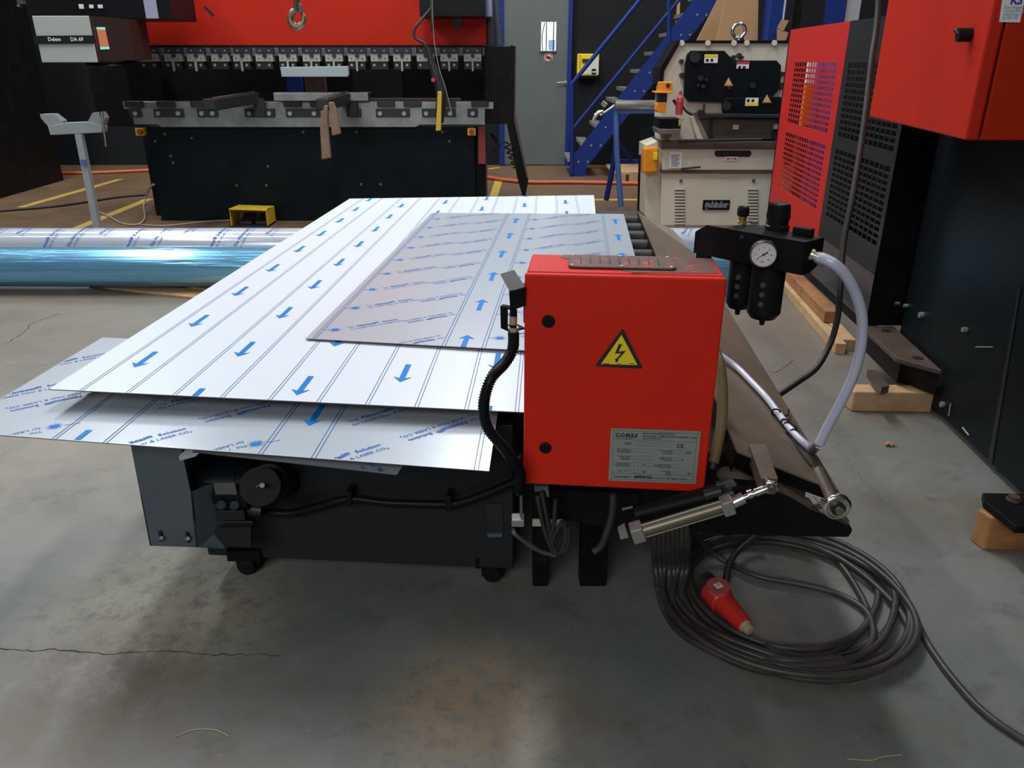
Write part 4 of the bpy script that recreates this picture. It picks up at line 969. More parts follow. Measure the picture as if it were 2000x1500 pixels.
# lowest sliver sheet
A4 = at(375, 882, z=.505); B4 = at(775, 927, z=.505); C4 = at(790, 905, z=.505)
sd_ = (C4-B4).normalized()
m4 = mapper(A4, B4, B4+sd_*.6, A4+sd_*.6, (B4-A4).length, .6)
d = slab(m4, (B4-A4).length, .6, th=.002)
put_text(d, m4, (B4-A4).length-.085, .022, math.radians(-35), (B4-A4).length, .6)
tag(part('metal_sheet', d, MT), 'lowest grey film sheet, only its thin front edge showing under the others', 'metal sheet', 'protected metal sheets on the feed table')
d = MB(); d.prism([at(349, 893, z=.47), at(366, 877, z=.49), at(395, 880, z=.49), at(381, 892, z=.47), at(351, 900, z=.465)], (0, 0, .002))
tag(part('film_scrap', d, FILMG), 'small bent scrap of pale film under the left front of the sheets', 'film')

# ============================================================ CONTROL BOX
bl_ = at(1022, 945, Y=1.479); br_ = at(1375, 962, Y=1.442)
yw = -math.atan2(br_.y-bl_.y, br_.x-bl_.x); BF = frame((bl_.x, bl_.y, bl_.z), yw); BW = (br_-bl_).xy.length; BH = at(1030, 531, Y=1.479).z-bl_.z; BD = .162
bx = thing('electrical_cabinet', BF @ V((BW/2, BD/2, 0)), 'red electrical cabinet with yellow high voltage triangle and grey nameplate', 'electrical cabinet')
d = MB(BF); d.box((.003, .018, 0), (BW-.003, BD, BH-.002)); part('cabinet_body', d, RED, bx, bev=.004)
d = MB(BF); d.box((0, 0, 0), (BW, .016, BH-.004)); dr = part('cabinet_door', d, RED, bx, bev=.004, segs=3)
def fp(px, py, off=.0): return hit(px, py, BF @ V((0, -off, 0)), BF.to_3x3() @ V((0, 1, 0)))
nb = BF.to_3x3() @ V((0, 1, 0)); ux = BF.to_3x3() @ V((1, 0, 0))
for (px, py) in ((1071, 627), (1065, 874)):
    c_ = fp(px, py, 0); d = MB(); d.lathe(c_+nb*.001, -nb, [(0, .0125), (.004, .013), (.006, .0115), (.0061, .008), (.004, .0078), (.0041, .0035), (.007, .003)], 0, 26)
    d.prism([c_-nb*.0075-ux*.005-V((0, 0, .001)), c_-nb*.0075+ux*.005-V((0, 0, .001)), c_-nb*.0075+ux*.005+V((0, 0, .001)), c_-nb*.0075-ux*.005+V((0, 0, .001))], nb*.003)
    part('door_lock', d, BLKP, dr)
# warning triangle
def decal(d, pts, off, th, m): d.prism([fp(x, y, off) for x, y in pts], nb*th, m)
d = MB(); decal(d, [(1216, 643), (1218, 644), (1255, 717), (1253, 720), (1165, 716), (1163, 713), (1214, 644)], .001, .001, 0)
decal(d, [(1214, 654), (1245, 713), (1174, 711)], .0016, .0006, 1)
decal(d, [(1209, 672), (1215, 672), (1208, 687), (1223, 685), (1207, 702), (1209, 703), (1203, 709), (1201, 700), (1204, 701), (1213, 690), (1201, 691)], .0020, .0004, 0)
for (x0, x1) in ((1178, 1190), (1205, 1213), (1228, 1240)): decal(d, [(x0, 709.5), (x1, 710.0), (x1, 711.2), (x0, 710.7)], .002, .0004, 0)
part('warning_sign', d, [INK, YELS], dr)
# nameplate
c0 = fp(1188.5, 938, .001); c1 = fp(1359, 945, .001); c2_ = fp(1370, 845, .001); c3 = fp(1195, 836, .001)
PW = (c1-c0).length; PH = (c3-c0).length
ex = (c1-c0).normalized(); ez = nb.cross(ex); ez = -ez if ez.z < 0 else ez
def pl(x, y, h=0): return c0+ex*x+ez*y-nb*h      # metres on the plate
d = MB(); d.prism([pl(0, 0), pl(PW, 0), pl(PW, PH), pl(0, PH)], -nb*.0012, 0)
def seg(x0, y0, x1, y1, w_=.0005, m=1):
    a = V((x1-x0, y1-y0)).normalized(); s_ = V((-a.y, a.x))*w_/2
    d.poly([pl(x0+s_.x, y0+s_.y, .0015), pl(x0-s_.x, y0-s_.y, .0015), pl(x1-s_.x, y1-s_.y, .0015), pl(x1+s_.x, y1+s_.y, .0015)], m)
def ptx(s_, x, y, sz, b=0, al='LEFT', sx_=1): d.geo(text(s_, sz, al, b), lambda a, c: pl(x+a*sx_, y+c, .0015), 1)
X_ = lambda k: k*PW; Y_ = lambda k: (1-k)*PH
e = .018
for s4 in ((.07, .04, .93, .04), (.93, .04, .965, .09), (.965, .09, .965, .91), (.965, .91, .93, .96), (.93, .96, .07, .96), (.07, .96, .035, .91), (.035, .91, .035, .09), (.035, .09, .07, .04), (.035, .2, .965, .2), (.035, .85, .965, .85)):
    seg(X_(s4[0]), Y_(s4[1]), X_(s4[2]), Y_(s4[3]))
ptx('C.O.M.E.S', X_(.055), Y_(.15), .0115, .0006, sx_=.95); ptx('E Q U I P E M E N T S', X_(.06), Y_(.19), .0036, .0001, sx_=1.15)
ptx('Avenue Pierre BROSSOLETTE', X_(.36), Y_(.085), .0052, .00015); ptx('ZI des Auréats - 26800 PORTES LES VALENCE - France', X_(.36), Y_(.135), .0052, .00015, sx_=.93); ptx('Tél. 04 75 57 21 21', X_(.36), Y_(.18), .0052, .00015)
def boxes(n, x, y, w_=.042, h_=.07):
    for k in range(n): 
        a, b = X_(x+k*w_), X_(x+(k+1)*w_); seg(a, Y_(y), b, Y_(y), .0003); seg(a, Y_(y+h_), b, Y_(y+h_), .0003); seg(a, Y_(y), a, Y_(y+h_), .0003); seg(b, Y_(y), b, Y_(y+h_), .0003)
def lines3(words, x, y):
    for k, s_ in enumerate(words): ptx(s_, X_(x), Y_(y+.028*k), .0037, .0001, 'RIGHT')
boxes(11, .245, .235); lines3(['Machine', 'Machine'], .235, .265); ptx('CE', X_(.745), Y_(.32), .0125, .0003)
boxes(6, .245, .365); lines3(['Date de fabrication', 'Date manufactured', 'Fabrikationsdatum'], .235, .39)
boxes(6, .245, .50); lines3(['Numéro machine', 'Serial number', 'Serialnummer'], .235, .525)
boxes(3, .245, .63); lines3(['Tension Fréquence', 'Volts input Frequency', 'Spannung Frequenz'], .235, .655); ptx('V', X_(.385), Y_(.69), .0062, .0002); boxes(2, .415, .63); ptx('Hz', X_(.505), Y_(.69), .0062, .0002)
boxes(3, .245, .76); lines3(['Max. - Cont. In'], .235, .80); ptx('KI', X_(.385), Y_(.82), .0062, .0002)
boxes(3, .72, .365); lines3(['Puissance installée', 'Power rating', 'Anschlusswert'], .705, .39); ptx('KW', X_(.86), Y_(.425), .0062, .0002)
boxes(2, .72, .50); lines3(['Intensité nominale', 'Nominal current', 'Nennstrom'], .705, .525); ptx('A', X_(.815), Y_(.56), .0062, .0002)
boxes(2, .72, .63); lines3(['Nombre de phases', 'Number of phases', 'Anzahl der Phasen'], .705, .655)
boxes(4, .72, .76); lines3(['Poids machine', 'Weight', 'Gewicht'], .705, .785); ptx('Kg', X_(.90), Y_(.82), .0062, .0002)
ptx('Commercialisation :', X_(.055), Y_(.925), .0050, .0002, sx_=.95); ptx('AMADA S.A.', X_(.29), Y_(.925), .0085, .0006, sx_=.85); ptx('Av. de la Pyramide - 93290 TREMBLAY EN FRANCE', X_(.50), Y_(.925), .0040, .00015, sx_=.85)
for kx, ky in ((.03, .035), (.97, .035), (.03, .965), (.97, .965)):
    cc = pl(X_(kx), Y_(ky), .0012); d.cyl(cc, cc-nb*.0008, .0012, 1, 10)
part('nameplate', d, [PLATE, INK], dr)
# vent plate on top
ztop = BH-.002
d = MB(BF); cxv, cyv, wv, hv = .49*BW+.0, BD*.45+.018, .213, .100
def rr(w_, h_, r, n=4):
    P = []
    for (cx_, cy_, a0) in ((w_/2-r, h_/2-r, 0), (-w_/2+r, h_/2-r, 90), (-w_/2+r, -h_/2+r, 180), (w_/2-r, -h_/2+r, 270)):
        for k in range(n+1): a = math.radians(a0+90*k/n); P.append((cxv+cx_+r*math.cos(a), cyv+cy_+r*math.sin(a), ztop+.001))
    return P
d.prism(rr(wv, hv, .012), (0, 0, .005)); vp = part('vent_plate', d, DIRT, bx, bev=.002)
d = MB(BF)
for k in range(9):
    x = cxv-.082+.0195*k; d.box((x-.0014, cyv-.026, ztop+.0055), (x+.0014, cyv+.026, ztop+.0068))
part('vent_slit', d, INK, vp)
d = MB(BF)
for kx in (-.097, 0, .097):
    for ky in (-.043, .043): d.lathe((cxv+kx, cyv+ky, ztop+.005), (0, 0, 1), [(0, .0046), (.002, .0044), (.0035, .002)], 0, 12)
part('vent_screw', d, ALU, vp)
d = MB(BF); d.poly([(cxv+.02, .02, ztop+.0008), (BW-.012, .03, ztop+.0008), (BW-.008, BD-.008, ztop+.0008), (cxv-.12, BD-.004, ztop+.0008), (cxv-.125, BD-.03, ztop+.0008)]); part('grease_stain', d, DIRT, bx)
# left: photo sensor bracket and conduit
sb = thing('sensor_bracket', at(1000, 655, Y=1.50), 'black sensor bracket with bent plate and conduit left of the red cabinet', 'sensor bracket')
Ys = 1.47
d = MB(); n1 = V((0, .004, 0))
d.prism([at(977, 535, Y=Ys+.05), at(1004, 527, Y=Ys+.05), at(1026, 560, Y=Ys), at(996, 569, Y=Ys)], (0, .003, -.002)); part('deflector_plate', d, mat('dull_brown_plate', (.05, .042, .036), .45), sb)
d = MB(); d.prism([at(994, 568, Y=Ys), at(1027, 560, Y=Ys), at(1026, 598, Y=Ys), at(1000, 607, Y=Ys), at(996, 600, Y=Ys)], (0, .03, 0)); part('sensor_head', d, BLK, sb, bev=.002)
d = MB(); d.prism([at(977, 601, Y=Ys), at(992, 604, Y=Ys), at(992, 642, Y=Ys), at(978, 641, Y=Ys)], (0, .003, 0)); d.prism([at(977, 601, Y=Ys), at(1000, 606, Y=Ys), at(1000, 600, Y=Ys+.03), at(982, 597, Y=Ys+.03)], (0, 0, .003)); d.prism([at(978, 641, Y=Ys), at(996, 649, Y=Ys), at(1026, 643, Y=Ys+.02), at(1012, 636, Y=Ys+.03), at(982, 636, Y=Ys+.03)], (0, 0, .003)); part('mounting_angle', d, BLK, sb)
d = MB(); a = at(1003, 605, Y=Ys+.01); b = at(1002, 638, Y=Ys+.01); d.cyl(a, b, .0075, 0, 16); q = part('proximity_sensor', d, NAVY, sb)
d = MB(); d.cyl(a.lerp(b, .35), a.lerp(b, .85), .0079, 0, 16); part('sensor_label', d, mat('tan_label', (.40, .27, .15), .5), q)
d = MB(); d.cyl(at(1002, 639, Y=Ys+.01), at(1002, 646, Y=Ys+.01), .0125, 0, 6); part('lock_nut', d, mat('old_nut', (.45, .40, .34), .4, metal=.3), sb)
d = MB(); d.cyl(at(1003, 650, Y=Ys+.01), at(1003, 675, Y=Ys+.01), .0115, 0, 18); part('conduit_gland', d, BLKP, sb)
d = MB(); d.corr([at(x, y, Y=Y_) for x, y, Y_ in ((1003, 672, 1.48), (999, 688, 1.48), (985, 710, 1.46), (962, 735, 1.43), (948, 770, 1.42), (945, 805, 1.42), (955, 840, 1.42), (985, 876, 1.42), (1008, 908, 1.43), (1016, 925, 1.44), (1014, 960, 1.46))], .0122, 0, .0055, 14); part('conduit', d, BLKP, sb)
d = MB(BF); d.box((-.006, .05, BH-.12), (.0, .09, BH-.04)); part('side_tab', d, GRYM, sb)
d = MB(); d.tube([at(1018, 890, Y=1.44), at(1010, 905, Y=1.43), at(1022, 912, Y=1.45)], .0035, 0, 6); part('cable_tie', d, BLKP, sb)

# ============================================================ AIR UNIT
P0 = at(1359, 455, z=1.004); P1 = at(1575, 476, z=1.005)
# front edge line
P0 = at(1359, 434, Y=1.64); P1 = at(1575, 475, Y=1.45); P0.z = P1.z = (P0.z+P1.z)/2
e1 = (P1-P0).normalized(); e2 = V((-e1.y, e1.x, 0)); LN = (P1-P0).length
AF = Matrix(((e1.x, e2.x, 0, P0.x), (e1.y, e2.y, 0, P0.y), (0, 0, 1, P0.z), (0, 0, 0, 1)))
au = thing('air_preparation_unit', AF @ V((LN/2, .035, -.16)), 'black compressed air filter regulator with round pressure gauge right of the red cabinet', 'air regulator')
d = MB(AF); h_ = .064
d.prism([(0, 0, -.018), (.028, 0, 0), (LN, 0, 0), (LN, 0, -h_), (.0, 0, -h_)], (0, .004, 0)); d.prism([(.07, 0, 0), (LN, 0, 0), (LN, .068, 0), (.07, .068, 0)], (0, 0, -.004)); d.prism([(LN-.004, 0, 0), (LN-.004, .068, 0), (LN-.004, .068, -.05), (LN-.004, .03, -h_), (LN-.004, 0, -h_)], (.004, 0, 0))
part('housing_bracket', d, BLK, au, bev=.0015)
d = MB(AF); d.box((.004, .006, -.42), (.034, .02, -.02)); part('mount_bar', d, BLK, au)
d = MB(AF); d.box((.08, .008, -.06), (LN-.03, .062, -.006)); part('valve_body', d, BLKP, au)
d = MB(AF)
for u in (.115, .18):
    d.lathe((u, -.0015, -.012), (0, -1, 0), [(0, .005), (.002, .0045), (.003, .002)], 0, 10)
part('cap_screw', d, DKST, au)
npl = AF.to_3x3() @ V((0, 1, 0)); ga = hit(1475, 497, AF @ V((0, -.02, 0)), npl)
gb = ga+npl*.03; vdn = (V((0, 0, HC))-ga); ax = V((-.30, -.95, .08)).normalized()
gc = ga+ax*.012
d = MB(); d.lathe(gb-ax*.0+ax*(-.005), ax, [(0, .020), (.004, .0265), (.040, .0265), (.043, .0250), (.0431, .0235), (.040, .0232)], 0, 36); gg = part('pressure_gauge', d, mat('gauge_case', (.05, .04, .035), .4, metal=.3), au)
gf = gb+ax*(-.005+.0405)
gx = V((0, 0, 1)).cross(ax).normalized(); gx = gx if gx.x > 0 else -gx; gy = ax.cross(gx); gy = gy if gy.z > 0 else -gy
def gp_(x, y, h=0): return gf+gx*x+gy*y+ax*h
d = MB(); d.poly([gp_(.0232*math.cos(2*PI*k/36), .0232*math.sin(2*PI*k/36)) for k in range(36)], 0)
for k in range(25):
    a = math.radians(225-270*k/24); r0 = .0165 if k % 4 == 0 else .0182
    d.poly([gp_(r0*math.cos(a)-.0003*math.sin(a), r0*math.sin(a)+.0003*math.cos(a), .0003), gp_(r0*math.cos(a)+.0003*math.sin(a), r0*math.sin(a)-.0003*math.cos(a), .0003), gp_(.020*math.cos(a)+.0003*math.sin(a), .020*math.sin(a)-.0003*math.cos(a), .0003), gp_(.020*math.cos(a)-.0003*math.sin(a), .020*math.sin(a)+.0003*math.cos(a), .0003)], 1 if k % 2 else 2)
for k in range(7):
    a = math.radians(225-270*k/6); d.geo(text(str(2*k), .0048, 'CENTER', .0001), lambda x, y: gp_(.0135*math.cos(a)+x, .0135*math.sin(a)-.0016+y, .0003), 1)
d.geo(text('bar', .0048, 'CENTER', .0001), lambda x, y: gp_(x, -.0150+y, .0003), 1)
a = math.radians(215)
d.poly([gp_(.0175*math.cos(a), .0175*math.sin(a), .001), gp_(-.0009*math.sin(a)*-1, -.0009*math.cos(a), .001), gp_(-.009*math.cos(a)+.0018*math.sin(a), -.009*math.sin(a)-.0018*math.cos(a), .001), gp_(-.009*math.cos(a)-.0018*math.sin(a), -.009*math.sin(a)+.0018*math.cos(a), .001), gp_(-.0009*math.sin(a), .0009*math.cos(a), .001)], 1)
d.cyl(gp_(0, 0, .0003), gp_(0, 0, .002), .0022, 1, 12)
part('gauge_dial', d, [mat('dial_pale', (.62, .55, .55), .4), INK, mat('dial_red', (.5, .12, .1), .5)], gg)
def top_at(px, py): return at(px, py, z=P0.z)
kc = top_at(1517, 448)
d = MB(); d.lathe(kc-V((0, 0, .004)), (0, 0, 1), [(0, .024), (.012, .024), (.014, .021), (.022, .021), (.024, .0225), (.052, .020), (.056, .0185), (.057, .012)], 0, 32)
for k in range(24):
    a = 2*PI*k/24; d.cyl(kc+V((math.cos(a)*.0222, math.sin(a)*.0222, .024)), kc+V((math.cos(a)*.0198, math.sin(a)*.0198, .05)), .0014, 0, 6)
part('regulator_knob', d, BLKP, au)
kc = top_at(1449, 435)
d = MB(); d.lathe(kc, (0, 0, 1), [(0, .012), (.003, .012), (.004, .009), (.016, .009)], 1, 20); d.lathe(kc+V((0, 0, .014)), (0, 0, 1), [(0, .011), (.003, .0125), (.015, .0125), (.020, .010), (.021, .004)], 0, 12); part('drip_knob', d, [BLKP, BRASS], au)
kc = top_at(1472, 436); d = MB(); d.lathe(kc, (0, 0, 1), [(0, .009), (.004, .009), (.0045, .006)], 0, 14); part('fill_plug', d, RUSTD, au)
kc = top_at(1568, 460); d = MB(); M_ = AF.copy(); loc = AF.inverted() @ kc; d = MB(AF); d.box((loc.x-.02, loc.y-.008, .0), (loc.x+.02, loc.y+.008, .016)); part('shutoff_knob', d, BLKP, au, bev=.003)
for (px, py, ht, rad, dy) in ((1446, 560, .095, .028, .045), (1495, 575, .108, .034, .035)):
    c_ = hit(px, py, AF @ V((0, dy, 0)), npl); cz = P0.z-h_+.01
    d = MB(); zb = at(px, 606 if px < 1460 else 626, Y=c_.y-.01).z
    d.lathe((c_.x, c_.y, cz), (0, 0, -1), [(0, rad*.95), (.02, rad), (cz-zb-.016, rad), (cz-zb-.004, rad*.75), (cz-zb, rad*.35), (cz-zb+.003, .006), (cz-zb+.012, .005)], 0, 30)
    q = part('filter_bowl', d, BLKP, au)
    d = MB()
    for k in range(3):
        cc = V((c_.x-rad*.5, c_.y-rad*.86, cz-.045-.02*k)); d.cyl(cc, cc+V((-.001, -.003, 0)), .0055, 0, 14)
    part('sight_glass', d, mat('sight_glass', (.05, .045, .03), .15), q)
# hose fitting and hose
fo = hit(1584, 497, AF @ V((LN, 0, 0)), e1); fdir_ = (at(1640, 530, Y=1.40)-fo).normalized(); fdir_ = V((.85, -.35, -.32)).normalized()
d = MB(); d.lathe(fo, fdir_, [(-.002, .013), (.004, .013), (.005, .010), (.009, .010), (.010, .0125), (.018, .0125), (.019, .008)], 0, 6); part('hose_fitting', d, mat('nickel_brass', (.55, .48, .36), .3, metal=.8), au)
hs = thing('clear_air_hose', at(1585, 878, Y=1.50), 'pale braided air hose looping from the regulator down over the brown guard plate', 'hose')
HP = [fo+fdir_*.012, at(1625, 513, Y=1.44), at(1652, 538, Y=1.44), at(1674, 580, Y=1.45), at(1684, 625, Y=1.46), at(1681, 680, Y=1.47), at(1666, 735, Y=1.48), at(1640, 790, Y=1.49), at(1614, 838, Y=1.50), at(1600, 868, Y=1.50)]
d = MB(); d.tube(HP, .0105, 0, 16); part('hose', d, HOSEC, hs)
def onplate(px, py, off=.014):
    n = (gp[1]-gp[0]).cross(gp[4]-gp[0]).normalized(); n = n if n.z > 0 else -n; return hit(px, py, gp[0]+n*off, n)
d = MB(); d.tube([at(1600, 868, Y=1.50), onplate(1590, 879, .012), onplate(1578, 871), onplate(1556, 851), onplate(1530, 820), onplate(1500, 780), onplate(1472, 750), onplate(1440, 718), onplate(1412, 697), onplate(1395, 685)], .0088, 0, 14); part('hose', d, HOSEC, hs)
d = MB(); d.cyl(fo+fdir_*.018, fo+fdir_*.030, .0130, 0, 18); d.cyl(at(1600, 866, Y=1.50), onplate(1586, 879, .012), .0098, 1, 14); part('hose_clamp', d, [ALU, mat('pinch_lilac', (.14, .11, .15), .5)], hs)
d = MB()
for (px, py) in ((1540, 832), (1547, 838), (1552, 846), (1534, 826), (1516, 806)):
    c_ = onplate(px, py); d.torus(c_, (.55+random.uniform(-.2, .2), .75, .2), .011, .0022, 0, N=16, n=6)
c_ = onplate(1520, 808); d.tube([c_, onplate(1530, 810, .02), onplate(1538, 812, .012), onplate(1541, 800, .01)], .0022, 0, 6)
d.tube([onplate(1535, 845, .01), onplate(1548, 858, .008), onplate(1562, 880, .006), onplate(1585, 910, .005)], .0022, 0, 6)
part('cable_ties', d, BLKP, hs)
# hanging black cable
HCb = [(1722, -300, 2.9), (1716, 0, 2.7), (1702, 120, 2.6), (1688, 240, 2.5), (1668, 370, 2.4), (1648, 470, 2.35), (1641, 560, 2.3), (1636, 620, 2.3), (1622, 670, 2.3), (1595, 718, 2.25), (1555, 748, 2.2), (1500, 785, 2.15)]
d = MB(); d.tube([at(a, b, Y=c) for a, b, c in HCb], .0095, 0, 12); tag(part('hanging_cable', d, RUB), 'black cable hanging from above and curving behind the brown guard plate', 'cable')

# ============================================================ RIGHT HAND MACHINE
rm = thing('punching_machine', (1.9, 2.6, 0), 'big black machine at the right edge with red overhead door cabinet', 'machine')
GPn = ud; GPp = V((1.865, 4.02, 0))
def ong(px, py, off=0): return hit(px, py, GPp-ud*off, ud)
def SB(lo, hi, name, m, bev=.004, P=(1.67, 2.5), par=None):
    d = MB(frame((P[0], P[1], 0), YW)); d.box(lo, hi); return part(name, d, m, par or rm, bev=bev)
SB((0, -3.4, .03), (1.6, .80, 2.6), 'machine_body', NAVY)
ce = ong(1692, 634); d = MB(); d.prism([(1.606, 3.37, .21), (1.75, 3.37, .21), (2.3, 3.37, .21), (2.3, ce.y, .21), (ce.x+.01, ce.y, .21)], (0, 0, 2.4)); part('machine_column', d, BLK, rm)

d = MB(); LG = [at(1684, 637, z=.21), at(1745, 637, z=.21), at(1839, 723, z=.21), at(1751, 699, z=.21)]
d.prism(LG, (0, 0, -.02)); q = part('foot_ledge', d, RUSTD, rm, bev=.003)
d = MB(); d.prism([LG[0]+V((.02, 0, -.02)), LG[3]+V((.02, 0, -.02)), LG[3]+V((.02, 0, -.11)), LG[0]+V((.02, 0, -.11))], (.05, 0, 0)); d.prism([LG[3]+V((.02, .01, -.02)), LG[2]+V((0, .01, -.02)), LG[2]+V((0, .01, -.11)), LG[3]+V((.06, .01, -.11))], (0, .05, 0)); part('ledge_rib', d, BLK, rm)
d = MB()
for (x, y) in ((1731, 646), (1793, 699)): c_ = at(x, y, z=.2112); d.cyl(c_, c_+V((0, 0, .0008)), .022, 0, 20)
part('ledge_hole', d, INK, q)
d = MB(); d.prism([at(1694, 722, z=.14), at(1708, 722, z=.14), at(1737, 753, z=.14), at(1722, 757, z=.14)], (0, 0, -.03)); part('jack_bar', d, RUSTD, rm)
# near foot
NF = [at(1920, 962, z=.13), at(2010, 962, z=.13), at(2030, 1030, z=.13), at(1984, 1030, z=.13)]
d = MB(); d.prism([at(1919, 962, z=.135), at(1972, 963, z=.135), at(2240, 970, z=.135), at(2240, 1028, z=.135), at(1985, 1029, z=.135), at(1922, 978, z=.135)], (0, 0, -.022)); q = part('foot_plate', d, BLK, rm, bev=.003)
c_ = at(1979, 977, z=.137); d = MB(); d.cyl(c_, c_+V((0, 0, .014)), .016, 0, 6); d.cyl(c_, c_+V((0, 0, .004)), .020, 0, 18); part('foot_bolt', d, RUSTD, q)
# small fittings on body face
nB = ud; PB = V((1.67, 2.5, 0))
def onb(px, py, off=.004): return hit(px, py, PB-ud*off, ud)
for (x, y, r) in ((1752, 592, .008), (1771, 597, .008), (1801, 615, .012), (1886, 644, .01)): c_ = onb(x, y); part('body_screw', MB().cyl(c_+ud*.01, c_-ud*.012, r, 0, 12), ALU, rm)
for (x0, y0, x1, y1) in ((1906, 678, 1938, 678), (1857, 788, 1853, 812), (1880, 835, 1892, 850)): part('paint_scratch', MB().tube([onb(x0, y0), onb(x1, y1)], .003, 0, 6), ALU, rm)
c_ = onb(1841, 790); part('body_screw', MB().cyl(c_+ud*.01, c_-ud*.008, .012, 0, 7), ALU, rm)
d = MB(); d.prism([onb(1990, 560, .003), onb(1993, 560, .003), onb(1937, 905, .003), onb(1928, 905, .003)], ud*.002); part('body_seam', d, INK, rm)
# red overhead cabinet
K1 = at(1697, 228, Y=3.2); K2 = at(1884, 274, Y=2.22)
zc = (K1.z+K2.z)/2
kd = (K1-K2); kd.z = 0; kn = V((kd.y, -kd.x, 0)).normalized()
d = MB(); a_, b_ = V((K2.x, K2.y, zc)), V((K1.x, K1.y, zc))
k_ = kd.normalized()
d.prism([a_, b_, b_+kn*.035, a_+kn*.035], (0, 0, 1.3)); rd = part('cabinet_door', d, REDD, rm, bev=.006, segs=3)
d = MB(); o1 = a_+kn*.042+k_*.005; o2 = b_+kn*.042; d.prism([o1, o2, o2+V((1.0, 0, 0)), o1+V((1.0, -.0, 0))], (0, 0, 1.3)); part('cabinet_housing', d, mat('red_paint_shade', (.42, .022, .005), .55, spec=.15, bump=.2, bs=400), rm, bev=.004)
c_ = hit(1897, 68, a_-kn*.0, kn); d = MB(); d.cyl(c_, c_-kn*.035, .018, 0, 16); d.tube([c_-kn*.03, c_-kn*.03+k_*.03+V((0, 0, .012))], .007, 0, 8); part('door_latch', d, BLKP, rd)
zp = V((0, -.008, 0))
def onc(px, py): return hit(px, py, V((0, o1.y-.004, 0)), V((0, 1, 0)))
d = MB(); d.prism([onc(1960, -14), onc(2004, -12), onc(1992, 44), onc(1952, 43)], (0, .002, 0), 0)
c_ = onc(1972, 8)
d.geo(text('KS', .028, 'LEFT', .001), lambda x, y: c_+V((x, -.001, y)), 1)
for k in range(4):
    c2 = onc(1960-k*1.0, 17+k*7); d.geo(text(('Fournisseur', 'Contrôle visé', 'machine n° 12', 'le 04 09')[k], .012, 'LEFT', .0001), lambda x, y: c2+V((x, -.001, y)), 2)
part('inspection_sticker', d, [WHITE, mat('ink_violet', (.08, .04, .30), .5), mat('ink_grey', (.3, .33, .38), .5)], rm)

# perforated guard, red and black
gdn = thing('machine_guard', ong(1600, 560), 'perforated guard panel, red and dark grey, left of the big black machine', 'guard')
def sz(p): return ((p-GPp).dot(vd), p.z)
def gpt(s, z, off=0): return V((GPp.x, GPp.y, 0))+vd*s+V((0, 0, z))-ud*off
def lattice(name, outer, holes, m, nr=12, nc=16):
    s0, s1, z0, z1 = outer; d = MB()
    def rect(a, b, c, e, th=.006): d.prism([gpt(a, c), gpt(b, c), gpt(b, e), gpt(a, e)], ud*th)
    zs = sorted(holes, key=lambda h: h[2]); cur = z0
    for (a, b, c, e) in zs:
        rect(s0, s1, cur, c); rect(s0, a, c, e); rect(b, s1, c, e); cur = e
        for k in range(1, nr): zz = c+(e-c)*k/nr; rect(a, b, zz-.0055, zz+.0055, .004)
        for k in range(1, nc): ss = a+(b-a)*k/nc; rect(ss-.006, ss+.006, c, e, .003)
    rect(s0, s1, cur, z1); return part(name, d, m, gdn)
pa = sz(ong(1549, 52)); pb_ = sz(ong(1660, 48)); pc_ = sz(ong(1602, 462))
hA = sz(ong(1553, 119)); hB = sz(ong(1636, 122)); hC = sz(ong(1621, 262)); hD = sz(ong(1541, 259)); hE = sz(ong(1598, 412))
sR = pb_[0]; sL = pa[0]+.05
lattice('red_panel', (sR, sL, pc_[1], (pa[1]+pb_[1])/2), [(hB[0], hA[0], hC[1], hB[1]), (hB[0], hA[0], hE[1], hC[1]-.07)], REDG)
kA = sz(ong(1655, 125)); kC = sz(ong(1698, 300)); s0k = sz(ong(1692, 634))[0]
lattice('dark_panel', (s0k, sR-.005, pc_[1]-.0, (pa[1]+pb_[1])/2), [(s0k+.06, sR-.09, hC[1], hB[1]), (s0k+.06, sR-.09, hE[1], hC[1]-.07)], GRYD, 12, 12)
d = MB(); zb = sz(ong(1607, 573))[1]; d.prism([gpt(s0k, .05), gpt(sR-.005, .05), gpt(sR-.005, pc_[1]), gpt(s0k, pc_[1])], ud*.006); part('lower_steel_panel', d, mat('satin_steel_panel', (.10, .115, .125), .28, metal=.6), gdn)
d = MB(); d.prism([gpt(sR-.005, .05), gpt(sL, .30), gpt(sL, pc_[1]), gpt(sR-.005, pc_[1])], ud*.006); part('lower_red_panel', d, REDG, gdn)
d = MB(); d.prism([gpt(sL, .0), gpt(sL+.03, 0), gpt(sL+.03, 2.2), gpt(sL, 2.2)], ud*.04); part('guard_post', d, BLK, gdn); d = MB(); d.prism([gpt(sR-.02, 0), gpt(sR+.01, 0), gpt(sR+.01, pc_[1]), gpt(sR-.02, pc_[1])], ud*.04); part('guard_post', d, BLK, gdn)
d = MB(); d.prism([gpt(s0k-.1, 0), gpt(sL, 0), gpt(sL, .045), gpt(s0k-.1, .045)], ud*.05); part('floor_rail', d, BLK, gdn)
